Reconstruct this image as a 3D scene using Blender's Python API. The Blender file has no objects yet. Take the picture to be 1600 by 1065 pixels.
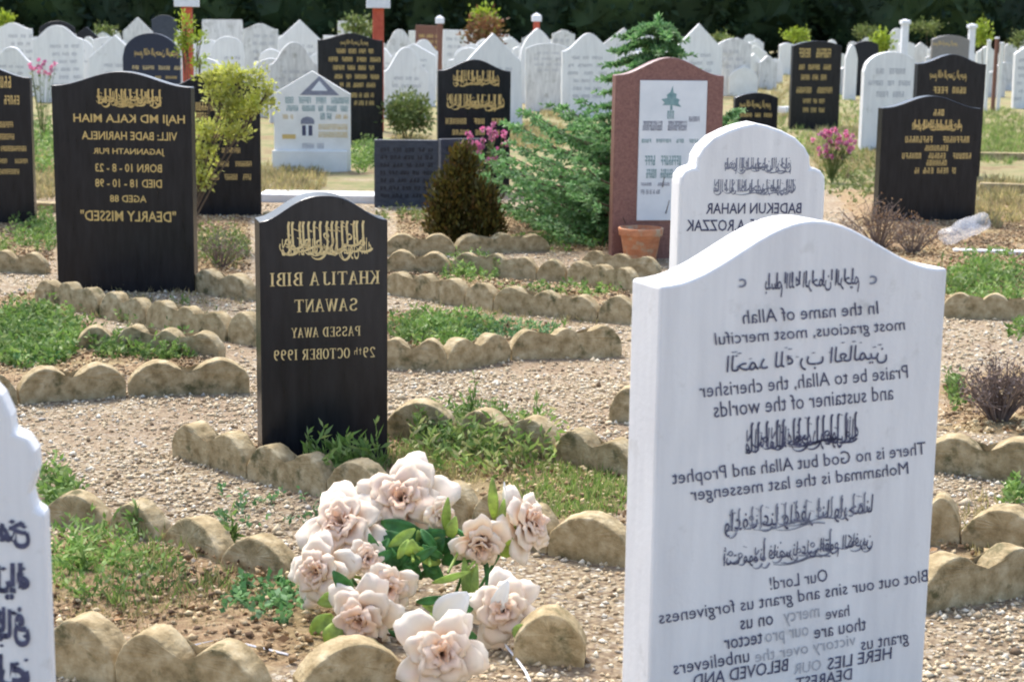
import bpy, math, random
import numpy as np
from mathutils import Vector, Matrix

# ------------------------------------------------------------------ camera, world, sun
SC = bpy.context.scene
COL = SC.collection
W, H, FPX = 1600.0, 1065.0, 2700.0
CAMH = 1.45
PITCH = math.atan((532.5 - 30) / FPX)
ROLL = 0.0135
Fv = Vector((0, math.cos(PITCH), -math.sin(PITCH)))
Uw = Vector((0, math.sin(PITCH), math.cos(PITCH)))
Rw = Vector((1, 0, 0))
cR = math.cos(ROLL) * Rw + math.sin(ROLL) * Uw
cU = -math.sin(ROLL) * Rw + math.cos(ROLL) * Uw
cam = bpy.data.cameras.new('camera'); camo = bpy.data.objects.new('camera', cam); COL.objects.link(camo)
M = Matrix((cR, cU, -Fv)).transposed().to_4x4(); M.translation = (0, 0, CAMH)
camo.matrix_world = M
cam.sensor_width = 36; cam.lens = 36 * FPX / W; cam.clip_end = 2000; cam.clip_start = 0.05
cam.dof.use_dof = True; cam.dof.focus_distance = 5.2; cam.dof.aperture_fstop = 8
SC.camera = camo
SC.cycles.filter_width = 2.0

SUN_EL, SUN_AZ = math.radians(57), math.radians(-28)      # azimuth from +Y towards +X: behind the stones, a little left
wd = bpy.data.worlds.new('World'); SC.world = wd; wd.use_nodes = True
nt = wd.node_tree; bg = nt.nodes['Background']
sky = nt.nodes.new('ShaderNodeTexSky'); sky.sky_type = 'NISHITA'; sky.sun_disc = False
sky.sun_elevation = SUN_EL; sky.sun_rotation = SUN_AZ; sky.dust_density = 3.0; sky.air_density = 1.0
nt.links.new(sky.outputs[0], bg.inputs[0]); bg.inputs[1].default_value = 0.15
sl = bpy.data.lights.new('sun', 'SUN'); sl.energy = 2.1; sl.angle = math.radians(15); sl.color = (1, .96, .9)
so = bpy.data.objects.new('sun', sl); COL.objects.link(so)
sd = Vector((math.sin(SUN_AZ) * math.cos(SUN_EL), math.cos(SUN_AZ) * math.cos(SUN_EL), math.sin(SUN_EL)))
so.rotation_euler = (-sd).to_track_quat('-Z', 'Y').to_euler()
SC.view_settings.view_transform = 'Standard'; SC.view_settings.look = 'None'
SC.view_settings.exposure = 1.28; SC.view_settings.gamma = 1

random.seed(7); RNG = np.random.default_rng(11)

# ------------------------------------------------------------------ picture <-> place
def ray(px, py): return Fv + cR * ((px - 800) / FPX) + cU * ((532.5 - py) / FPX)
def G(px, py, z=0.0):
    r = ray(px, py); t = (z - CAMH) / r.z
    return Vector((0, 0, CAMH)) + r * t
def at(px, py, Y):
    r = ray(px, py); return Vector((0, 0, CAMH)) + r * (Y / r.y)
def mpp(Y): return Y / FPX

# ------------------------------------------------------------------ materials
def newmat(name):
    m = bpy.data.materials.new(name); m.use_nodes = True
    return m, m.node_tree, m.node_tree.nodes['Principled BSDF']
def N(t, typ, **k):
    n = t.nodes.new(typ)
    for a, v in k.items(): setattr(n, a, v)
    return n
def L(t, a, b): t.links.new(a, b)
def ramp(t, fac, stops, interp='LINEAR'):
    r = N(t, 'ShaderNodeValToRGB'); r.color_ramp.interpolation = interp
    e = r.color_ramp.elements
    while len(e) < len(stops): e.new(0.5)
    for i, (p, c) in enumerate(stops):
        e[i].position = p; e[i].color = (*c, 1)
    L(t, fac, r.inputs[0]); return r.outputs[0]
def noise(t, scale, detail=4, rough=.55, vec=None, stretch=None):
    n = N(t, 'ShaderNodeTexNoise'); n.inputs['Scale'].default_value = scale
    n.inputs['Detail'].default_value = detail; n.inputs['Roughness'].default_value = rough
    if vec is None:
        g = N(t, 'ShaderNodeNewGeometry'); vec = g.outputs['Position']
    if stretch:
        mp = N(t, 'ShaderNodeMapping'); mp.inputs['Scale'].default_value = stretch; L(t, vec, mp.inputs[0]); vec = mp.outputs[0]
    L(t, vec, n.inputs['Vector']); return n.outputs[0]
def mix(t, fac, a, b, mode='MIX'):
    m = N(t, 'ShaderNodeMix', data_type='RGBA', blend_type=mode)
    for s, v in ((m.inputs['Factor'], fac), (m.inputs['A'], a), (m.inputs['B'], b)):
        if isinstance(v, (int, float)): s.default_value = v
        elif isinstance(v, tuple): s.default_value = (*v, 1)
        else: L(t, v, s)
    return m.outputs['Result']
def bump(t, p, h, strength=.3, dist=.01):
    b = N(t, 'ShaderNodeBump'); b.inputs['Strength'].default_value = strength; b.inputs['Distance'].default_value = dist
    L(t, h, b.inputs['Height']); L(t, b.outputs[0], p.inputs['Normal'])

def noisy(name, c1, c2, scale=8, rough=.8, stretch=None, b=.2, bs=60, spec=.5, c3=None, stain=None):
    m, t, p = newmat(name)
    n = noise(t, scale, 6, .6, stretch=stretch)
    stops = [(.3, c1), (.7, c2)] if c3 is None else [(.28, c1), (.5, c2), (.72, c3)]
    c = ramp(t, n, stops)
    if stain:
        n3 = noise(t, stain[1], 5, .65); c = mix(t, ramp(t, n3, [(stain[2], (0, 0, 0)), (stain[2] + .14, (1, 1, 1))]), c, stain[0])
    L(t, c, p.inputs['Base Color']); p.inputs['Roughness'].default_value = rough
    p.inputs['Specular IOR Level'].default_value = spec
    if b: bump(t, p, noise(t, bs, 5, .6), b, .004)
    return m
MT = {}
MT['marble'] = noisy('white_marble', (.70, .69, .675), (.82, .81, .785), 3.0, .6, (7, 7, .8), .25, 70, .35, stain=((.60, .585, .55), 9, .60))
MT['marble_old'] = noisy('weathered_marble', (.50, .49, .47), (.75, .74, .71), 5, .7, (5, 5, .8), .25, 40, .3, stain=((.38, .37, .33), 6, .56))
MT['marble_cream'] = noisy('cream_marble', (.70, .69, .64), (.82, .81, .76), 6, .7, None, .2, 40, .3)
MT['black'] = noisy('black_granite', (.005, .006, .009), (.016, .017, .021), 5, .27, (7, 7, 1.2), 0, 60, .28, stain=((.03, .031, .033), 160, .66))
MT['black_matte'] = noisy('dull_black_granite', (.010, .011, .015), (.02, .021, .026), 40, .45, None, .1, 60, .25)
MT['blueblack'] = noisy('blue_black_granite', (.018, .024, .045), (.03, .038, .065), 120, .35, None, 0, 60, .3)
MT['slate'] = noisy('slate', (.028, .034, .05), (.06, .07, .09), 14, .6, (1, 1, 3), .3, 50, .4)
MT['greystone'] = noisy('grey_granite', (.16, .15, .14), (.26, .24, .22), 80, .5, None, .1, 60, .4)
MT['redgranite'] = noisy('red_granite', (.16, .065, .055), (.27, .13, .105), 70, .38, None, .08, 90, .45)
MT['brownstone'] = noisy('brown_granite', (.13, .05, .035), (.24, .11, .07), 60, .5, None, .1, 60, .4)
MT['panel'] = noisy('pale_panel', (.66, .70, .72), (.76, .79, .80), 8, .35, None, 0, 60, .5)
MT['gold'] = noisy('gold_leaf_paint', (.50, .33, .10), (.74, .54, .20), 120, .45, None, 0)
MT['goldpale'] = noisy('pale_gold_paint', (.56, .41, .17), (.80, .64, .32), 120, .45, None, 0)
MT['ink'] = noisy('dark_lettering', (.02, .024, .06), (.10, .105, .18), 60, .6, None, 0)
MT['inkgrey'] = noisy('grey_lettering', (.13, .14, .19), (.27, .28, .34), 60, .6, None, 0)
MT['inkfade'] = noisy('faded_lettering', (.30, .31, .34), (.52, .52, .54), 60, .6, None, 0)
MT['tealink'] = noisy('teal_lettering', (.12, .25, .26), (.25, .38, .38), 30, .6, None, 0)
MT['concrete'] = noisy('sandy_concrete', (.20, .148, .075), (.375, .295, .168), 22, .95, None, 1.0, 110, .12, c3=(.53, .445, .29), stain=((.11, .10, .05), 12, .55))
MT['white_kerb'] = noisy('white_marble_kerb', (.62, .62, .62), (.80, .80, .80), 9, .6, None, .2, 60, .3)
MT['terracotta'] = noisy('terracotta', (.42, .15, .07), (.60, .27, .14), 12, .85, (1, 1, 2.5), .3, 60, .2, stain=((.46, .36, .24), 14, .50))
MT['redpaint'] = noisy('red_painted_post', (.42, .065, .035), (.55, .11, .06), 20, .6, None, .1, 60, .4)
MT['whitepaint'] = noisy('white_painted_cap', (.70, .71, .74), (.80, .80, .82), 20, .6, None, .1, 60, .4)
MT['bark'] = noisy('bark', (.07, .05, .035), (.16, .12, .085), 30, .95, None, .6, 90, .2)
MT['twig'] = noisy('dry_twig', (.13, .095, .08), (.27, .21, .18), 30, .95, None, 0, 90, .2)
MT['deadleaf'] = noisy('dead_leaf', (.20, .10, .045), (.42, .27, .14), 60, .9, None, 0, 90, .2)

def leafmat(name, c1, c2, c3=None, clump=3.0, trans=.35, rough=.6):
    m, t, p = newmat(name)
    g = N(t, 'ShaderNodeNewGeometry')
    stops = [(0, c1), (1, c2)] if c3 is None else [(0, c1), (.5, c2), (1, c3)]
    c = ramp(t, g.outputs['Random Per Island'], stops)
    n = ramp(t, noise(t, clump, 3, .6), [(.35, (.6, .6, .6)), (.65, (1.25, 1.25, 1.1))])
    c = mix(t, 1.0, c, n, 'MULTIPLY')
    L(t, c, p.inputs['Base Color']); p.inputs['Roughness'].default_value = rough
    p.inputs['Specular IOR Level'].default_value = .3
    if trans:
        tr = N(t, 'ShaderNodeBsdfTranslucent'); L(t, c, tr.inputs[0])
        mx = N(t, 'ShaderNodeMixShader'); mx.inputs[0].default_value = trans
        out = t.nodes['Material Output']
        L(t, p.outputs[0], mx.inputs[1]); L(t, tr.outputs[0], mx.inputs[2]); L(t, mx.outputs[0], out.inputs[0])
    return m
MT['weed'] = leafmat('weed_leaves', (.09, .18, .04), (.20, .33, .08), (.28, .36, .15))
MT['weed_blue'] = leafmat('clover_leaves', (.07, .19, .07), (.16, .32, .12), (.22, .36, .20))
MT['grass'] = leafmat('grass_blades', (.13, .23, .05), (.26, .37, .10), (.46, .41, .22))
MT['drygrass'] = leafmat('dry_grass_blades', (.40, .32, .16), (.52, .43, .24), (.24, .25, .09))
MT['spruce'] = leafmat('spruce_needles', (.07, .19, .06), (.18, .35, .13), (.29, .44, .24), 7, .35)
MT['dwarf'] = leafmat('bronze_conifer', (.05, .048, .010), (.115, .10, .018), (.11, .06, .016), 10, .15)
MT['golden'] = leafmat('golden_foliage', (.38, .42, .07), (.60, .62, .15), (.52, .55, .22), 9, .45)
MT['limegreen'] = leafmat('lime_foliage', (.22, .32, .03), (.38, .46, .05), (.30, .40, .08), 9, .35)
MT['bush'] = leafmat('bush_foliage', (.10, .15, .04), (.20, .26, .08), (.27, .29, .12), 6, .3)
MT['rusty'] = leafmat('rusty_foliage', (.16, .08, .04), (.28, .13, .07), (.20, .20, .05), 4, .3)
MT['wood'] = leafmat('woodland_foliage', (.014, .032, .018), (.034, .064, .032), (.065, .105, .042), .35, .2)
MT['pinkflower'] = leafmat('pink_petals', (.55, .10, .30), (.72, .25, .48), (.80, .45, .62), 9, .3)
MT['leafgreen'] = leafmat('silk_leaves', (.02, .11, .04), (.05, .19, .06), (.16, .30, .06), 25, .25, .5)
MT['leaflime'] = leafmat('pale_silk_leaves', (.24, .40, .06), (.38, .52, .12), (.48, .58, .22), 25, .35, .5)

# rose petals: peach towards the heart of each petal, white towards the rim (silk dye, stored along the petal)
m, t, p = newmat('rose_petals'); MT['petal'] = m
a = N(t, 'ShaderNodeAttribute', attribute_name='dye')
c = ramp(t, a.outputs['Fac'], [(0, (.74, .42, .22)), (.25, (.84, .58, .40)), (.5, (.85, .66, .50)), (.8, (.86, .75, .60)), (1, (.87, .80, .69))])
c = mix(t, ramp(t, noise(t, 28, 3, .6), [(.45, (0, 0, 0)), (.7, (.4, .4, .4))]), c, (.86, .68, .60))
L(t, c, p.inputs['Base Color']); p.inputs['Roughness'].default_value = .75; p.inputs['Specular IOR Level'].default_value = .2
tr = N(t, 'ShaderNodeBsdfTranslucent'); L(t, c, tr.inputs[0]); mx = N(t, 'ShaderNodeMixShader'); mx.inputs[0].default_value = .28
L(t, p.outputs[0], mx.inputs[1]); L(t, tr.outputs[0], mx.inputs[2]); L(t, mx.outputs[0], t.nodes['Material Output'].inputs[0])

m, t, p = newmat('clear_plastic'); MT['plastic'] = m
p.inputs['Base Color'].default_value = (.82, .84, .88, 1); p.inputs['Roughness'].default_value = .28; p.inputs['Alpha'].default_value = .24
bump(t, p, noise(t, 18, 4, .6), .6, .01)

m, t, p = newmat('pebbles'); MT['pebble'] = m
g = N(t, 'ShaderNodeNewGeometry')
PEB = [(0, (.15, .105, .065)), (.12, (.32, .235, .14)), (.26, (.49, .395, .255)), (.5, (.55, .45, .30)), (.64, (.42, .31, .185)), (.8, (.61, .525, .375)), (.93, (.77, .71, .58)), (1, (.30, .27, .23))]
c = ramp(t, g.outputs['Random Per Island'], PEB)
L(t, c, p.inputs['Base Color']); p.inputs['Roughness'].default_value = .85; p.inputs['Specular IOR Level'].default_value = .25

MT['crumb'] = leafmat('earth_crumbs', (.12, .07, .04), (.34, .23, .13), (.58, .47, .31), 3, 0, .9)
m, t, p = newmat('ground_surface'); MT['ground'] = m
g = N(t, 'ShaderNodeNewGeometry'); pos = g.outputs['Position']
vo = N(t, 'ShaderNodeTexVoronoi'); vo.inputs['Scale'].default_value = 75; L(t, pos, vo.inputs['Vector'])
sep = N(t, 'ShaderNodeSeparateColor'); L(t, vo.outputs['Color'], sep.inputs[0])
grav = ramp(t, sep.outputs[0], PEB)
grav = mix(t, ramp(t, vo.outputs['Distance'], [(.35, (0, 0, 0)), (.75, (.7, .7, .7))]), grav, (.20, .145, .10))
grav = mix(t, ramp(t, noise(t, 1.3, 5, .6), [(.42, (0, 0, 0)), (.66, (.85, .85, .85))]), grav, mix(t, ramp(t, noise(t, 40, 8, .75), [(.35, (0, 0, 0)), (.65, (1, 1, 1))]), (.24, .16, .10), (.46, .35, .235)))
soil = ramp(t, noise(t, 34, 10, .78), [(.28, (.10, .06, .035)), (.42, (.26, .165, .09)), (.55, (.44, .31, .18)), (.66, (.58, .46, .30)), (.78, (.30, .20, .12))])
soil = mix(t, ramp(t, noise(t, 3, 4, .6), [(.45, (0, 0, 0)), (.6, (.45, .45, .45))]), soil, (.36, .30, .14))
at_s = N(t, 'ShaderNodeAttribute', attribute_name='soil')
ad = N(t, 'ShaderNodeMath', operation='ADD'); L(t, at_s.outputs['Fac'], ad.inputs[0])
sb = N(t, 'ShaderNodeMath', operation='MULTIPLY_ADD'); L(t, noise(t, 6, 6, .7), sb.inputs[0]); sb.inputs[1].default_value = 1.5; sb.inputs[2].default_value = -.75
L(t, sb.outputs[0], ad.inputs[1])
near = mix(t, ramp(t, ad.outputs[0], [(.4, (0, 0, 0)), (.6, (1, 1, 1))]), grav, soil)
far = ramp(t, noise(t, 2.2, 10, .75, stretch=(.8, 1, 1)), [(.28, (.09, .13, .04)), (.42, (.20, .22, .09)), (.52, (.33, .28, .15)), (.6, (.22, .15, .08)), (.68, (.38, .31, .19)), (.8, (.22, .24, .10))])
at_g = N(t, 'ShaderNodeAttribute', attribute_name='turf')
ad2 = N(t, 'ShaderNodeMath', operation='ADD'); L(t, at_g.outputs['Fac'], ad2.inputs[0])
sb2 = N(t, 'ShaderNodeMath', operation='MULTIPLY_ADD'); L(t, noise(t, .9, 6, .7), sb2.inputs[0]); sb2.inputs[1].default_value = 1.6; sb2.inputs[2].default_value = -.8
L(t, sb2.outputs[0], ad2.inputs[1])
allc = mix(t, ramp(t, ad2.outputs[0], [(.4, (0, 0, 0)), (.6, (1, 1, 1))]), near, far)
L(t, allc, p.inputs['Base Color']); p.inputs['Roughness'].default_value = .95; p.inputs['Specular IOR Level'].default_value = .15
bump(t, p, noise(t, 45, 10, .75), 1.0, .022)

# ------------------------------------------------------------------ object helpers
def mesh_obj(name, V, F, mat, parent=None, loc=None, smooth=False):
    me = bpy.data.meshes.new(name); me.from_pydata([tuple(v) for v in V], [], [tuple(f) for f in F]); me.update()
    return link(name, me, mat, parent, loc, smooth)
def np_obj(name, V, F, mat, parent=None, smooth=False, k=None):
    """V (n,3) array, F (m,k) array of equal-sized faces"""
    V = np.asarray(V, dtype=np.float32); F = np.asarray(F, dtype=np.int32); k = F.shape[1]
    me = bpy.data.meshes.new(name)
    me.vertices.add(len(V)); me.vertices.foreach_set('co', V.ravel())
    me.loops.add(F.size); me.loops.foreach_set('vertex_index', F.ravel())
    me.polygons.add(len(F)); me.polygons.foreach_set('loop_start', np.arange(0, F.size, k, dtype=np.int32))
    me.update(calc_edges=True); me.validate()
    return link(name, me, mat, parent, None, smooth)
def link(name, me, mat, parent=None, loc=None, smooth=False):
    if mat is not None: me.materials.append(MT[mat] if isinstance(mat, str) else mat)
    if smooth: me.polygons.foreach_set('use_smooth', [True] * len(me.polygons))
    o = bpy.data.objects.new(name, me); COL.objects.link(o)
    if loc is not None: o.location = loc
    if parent is not None: o.parent = parent
    return o
def tag(o, label=None, cat=None, group=None, kind=None):
    if label: o['label'] = label
    if cat: o['category'] = cat
    if group: o['group'] = group
    if kind: o['kind'] = kind
    return o
def empty(name, loc=(0, 0, 0), rz=0.0, label=None, cat=None, group=None):
    o = bpy.data.objects.new(name, None); COL.objects.link(o); o.location = loc; o.rotation_euler = (0, 0, rz)
    o.empty_display_size = .1
    return tag(o, label, cat, group)
def box(V, F, x0, x1, y0, y1, z0, z1):
    b = len(V); V += [(x0, y0, z0), (x1, y0, z0), (x1, y1, z0), (x0, y1, z0), (x0, y0, z1), (x1, y0, z1), (x1, y1, z1), (x0, y1, z1)]
    F += [tuple(b + i for i in q) for q in ((0, 3, 2, 1), (4, 5, 6, 7), (0, 1, 5, 4), (1, 2, 6, 5), (2, 3, 7, 6), (3, 0, 4, 7))]
def tube(V, F, pts, rads, n=6):
    b = len(V); pts = [Vector(q) for q in pts]
    for i, q in enumerate(pts):
        d = (pts[min(i + 1, len(pts) - 1)] - pts[max(i - 1, 0)]).normalized()
        a = d.orthogonal().normalized() if abs(d.z) > .95 else d.cross(Vector((0, 0, 1))).normalized()
        c = d.cross(a)
        for k in range(n):
            w = 2 * math.pi * k / n; V.append(tuple(q + (a * math.cos(w) + c * math.sin(w)) * rads[i]))
    for i in range(len(pts) - 1):
        for k in range(n):
            F.append((b + i * n + k, b + i * n + (k + 1) % n, b + (i + 1) * n + (k + 1) % n, b + (i + 1) * n + k))
    F.append(tuple(b + k for k in range(n))); F.append(tuple(b + (len(pts) - 1) * n + k for k in range(n))[::-1])
def bevel(o, w=.004, seg=2, ang=40):
    m = o.modifiers.new('bevel', 'BEVEL'); m.width = w; m.segments = seg; m.limit_method = 'ANGLE'; m.angle_limit = math.radians(ang)

# ------------------------------------------------------------------ lettering (all text on the stones reads mirrored, as in the photo)
AR = {}
for ch, base, n in [('ا', 0xFE8D, 2), ('ب', 0xFE8F, 4), ('ت', 0xFE95, 4), ('ث', 0xFE99, 4), ('ج', 0xFE9D, 4), ('ح', 0xFEA1, 4), ('خ', 0xFEA5, 4),
                    ('د', 0xFEA9, 2), ('ذ', 0xFEAB, 2), ('ر', 0xFEAD, 2), ('ز', 0xFEAF, 2), ('س', 0xFEB1, 4), ('ش', 0xFEB5, 4), ('ص', 0xFEB9, 4),
                    ('ض', 0xFEBD, 4), ('ط', 0xFEC1, 4), ('ع', 0xFEC9, 4), ('غ', 0xFECD, 4), ('ف', 0xFED1, 4), ('ق', 0xFED5, 4), ('ك', 0xFED9, 4),
                    ('ل', 0xFEDD, 4), ('م', 0xFEE1, 4), ('ن', 0xFEE5, 4), ('ه', 0xFEE9, 4), ('و', 0xFEED, 2), ('ى', 0xFEEF, 2), ('ي', 0xFEF1, 4),
                    ('أ', 0xFE83, 2), ('ة', 0xFE93, 2), ('\u0001', 0xFEFB, 2)]:
    AR[ch] = [chr(base + i) for i in range(n)]
def arabic(s):
    s = s.replace('لا', '\u0001'); out = []
    for i, c in enumerate(s):
        if c not in AR: out.append(c); continue
        p = i > 0 and s[i - 1] in AR and len(AR[s[i - 1]]) == 4
        n = i < len(s) - 1 and s[i + 1] in AR and len(AR[c]) == 4
        f = AR[c]
        out.append(f[3] if p and n else f[1] if p else f[2] if n else f[0])
    return ''.join(reversed(out))
BASM = arabic('بسم الله الرحمن الرحيم'); HAMD = arabic('الحمد لله رب العالمين')
SHAH = arabic('لا اله الا الله محمد رسول الله'); R1 = arabic('واعف عنا واغفر لنا وارحمنا'); R2 = arabic('أنت مولانا فانصرنا على القوم الكافرين')
_tc = {}
def glyphs(s, bold=0.0, shear=0.0):
    k = (s, bold, shear)
    if k in _tc: return _tc[k]
    cu = bpy.data.curves.new('t', 'FONT'); cu.body = s; cu.size = 1; cu.offset = bold; cu.shear = shear; cu.resolution_u = 2
    o = bpy.data.objects.new('t', cu); COL.objects.link(o)
    dg = bpy.context.evaluated_depsgraph_get(); dg.update()
    me = bpy.data.meshes.new_from_object(o.evaluated_get(dg))
    V = np.empty(len(me.vertices) * 3, dtype=np.float32); me.vertices.foreach_get('co', V); V = V.reshape(-1, 3)
    F = [tuple(q.vertices) for q in me.polygons]
    bpy.data.objects.remove(o); bpy.data.meshes.remove(me); bpy.data.curves.remove(cu)
    lo, hi = V.min(0), V.max(0); V = (V - lo) / np.maximum(hi - lo, 1e-6)
    _tc[k] = (V, F); return _tc[k]
def marks(seed, nw, asp):
    """worn lettering too small to read: word-like runs of short strokes, box 0..1"""
    r = random.Random(seed); V, F = [], []; ws = [r.uniform(.5, 1.4) for _ in range(nw)]; gap = .35; tot = sum(ws) + gap * (nw - 1); x = 0
    for w in ws:
        n = max(2, int(w / tot * asp * 2.0))
        for i in range(n):
            a = (x + w * i / n) / tot; b = (x + w * (i + .72) / n) / tot; q = .34 * (b - a)
            segs = [(a, a + q, 0, 1)]
            k = r.random()
            if k < .7: segs.append((b - q, b, 0, 1 if k < .4 else .55))
            if k > .2: segs.append((a + q, b - q if k < .7 else b, .82, 1))
            if k > .45: segs.append((a + q, b - q if k < .7 else b, .4, .58))
            if r.random() < .4: segs.append((a + q, b - q if k < .7 else b, 0, .16))
            for (p0, p1, q0, q1) in segs:
                j = len(V); V += [(p0, q0, 0), (p1, q0, 0), (p1, q1, 0), (p0, q1, 0)]; F.append((j, j + 1, j + 2, j + 3))
        x += w + gap
    return np.array(V, dtype=np.float32), F
def dots(seed, n):
    r = random.Random(seed); V, F = [], []
    for _ in range(n):
        x, y, s = r.uniform(0, 1), r.uniform(.0, 1), r.uniform(.012, .02); j = len(V)
        V += [(x - s, y, 0), (x, y - s * 3, 0), (x + s, y, 0), (x, y + s * 3, 0)]; F.append((j, j + 1, j + 2, j + 3))
    return np.array(V, dtype=np.float32), F
def uprights(seed, n, lo=.25):
    r = random.Random(seed); V, F = [], []
    for i in range(n):
        x = (i + r.uniform(.2, .8)) / n; w = .22 / n; y0 = r.uniform(lo, .45); j = len(V)
        V += [(x - w / 2, y0, 0), (x + w / 2, y0, 0), (x + w * .5, 1, 0), (x - w * .5, .97, 0)]; F.append((j, j + 1, j + 2, j + 3))
    return np.array(V, dtype=np.float32), F

def brush(V, F, pts, w0, w1=None, nib=.9):
    """flat calligraphic stroke; the nib is wide across one diagonal, so curves swell and thin"""
    n = len(pts); nx_, ny_ = math.cos(nib), math.sin(nib)
    for i in range(n):
        dx = pts[min(i + 1, n - 1)][0] - pts[max(i - 1, 0)][0]; dy = pts[min(i + 1, n - 1)][1] - pts[max(i - 1, 0)][1]; l = math.hypot(dx, dy) or 1; px_, py_ = -dy / l, dx / l
        w = w0 * (.35 + .65 * abs(px_ * nx_ + py_ * ny_)) * (1 if w1 is None else 1 + (w1 / w0 - 1) * i / (n - 1)) / 2
        V += [(pts[i][0] + px_ * w, pts[i][1] + py_ * w, 0), (pts[i][0] - px_ * w, pts[i][1] - py_ * w, 0)]
        if i: b = len(V) - 4; F.append((b, b + 1, b + 3, b + 2))
def norm(V, F):
    V = np.array(V, dtype=np.float32); lo, hi = V.min(0), V.max(0); return (V - lo) / np.maximum(hi - lo, 1e-6), F
def thuluth(seed, asp=2.4, stems=11, bowls=9, w=.085):
    """dense overlapping script: tall uprights, sweeping bowls, small marks; height 1, width asp"""
    r = random.Random(seed); V, F = [], []
    for i in range(stems):
        x = asp * (i + .5 + r.uniform(-.25, .25)) / stems; y0 = r.uniform(.18, .42); brush(V, F, [(x - .02, 1.0), (x + .01, .9), (x, (1 + y0) / 2), (x - .02, y0)], w, w * .7, 0)
        if r.random() < .6: brush(V, F, [(x - .02, y0), (x + .05, y0 - .08), (x + .16, y0 - .05)], w)
    for i in range(bowls):
        cx = asp * (i + .5 + r.uniform(-.3, .3)) / bowls; cy = r.uniform(.18, .55); rx = r.uniform(.14, .30); ry = r.uniform(.12, .24); a0 = r.uniform(2.8, 3.6); a1 = a0 + r.uniform(2.6, 3.6)
        brush(V, F, [(cx + rx * math.cos(a0 + (a1 - a0) * k / 10), cy + ry * math.sin(a0 + (a1 - a0) * k / 10)) for k in range(11)], w * 1.15, w * .5)
        if r.random() < .7:
            cx += .06; cy += .12; brush(V, F, [(cx + .07 * math.cos(k * .8), cy + .07 * math.sin(k * .8)) for k in range(9)], w * .8)
    for i in range(3):
        x0 = asp * r.uniform(.05, .5); L0 = asp * r.uniform(.25, .45); y = r.uniform(.06, .4); brush(V, F, [(x0 + L0 * k / 8, y + .07 * math.sin(k * .8)) for k in range(9)], w * 1.1, w * .4)
    for i in range(int(stems * 1.8)):
        x, y, q = asp * r.random(), r.uniform(.3, 1), .035
        if r.random() < .5: j = len(V); V += [(x - q, y, 0), (x, y - q, 0), (x + q, y, 0), (x, y + q, 0)]; F.append((j, j + 1, j + 2, j + 3))
        else: brush(V, F, [(x - .07, y - .03), (x + .07, y + .03)], w * .45)
    return norm(V, F)
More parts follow.
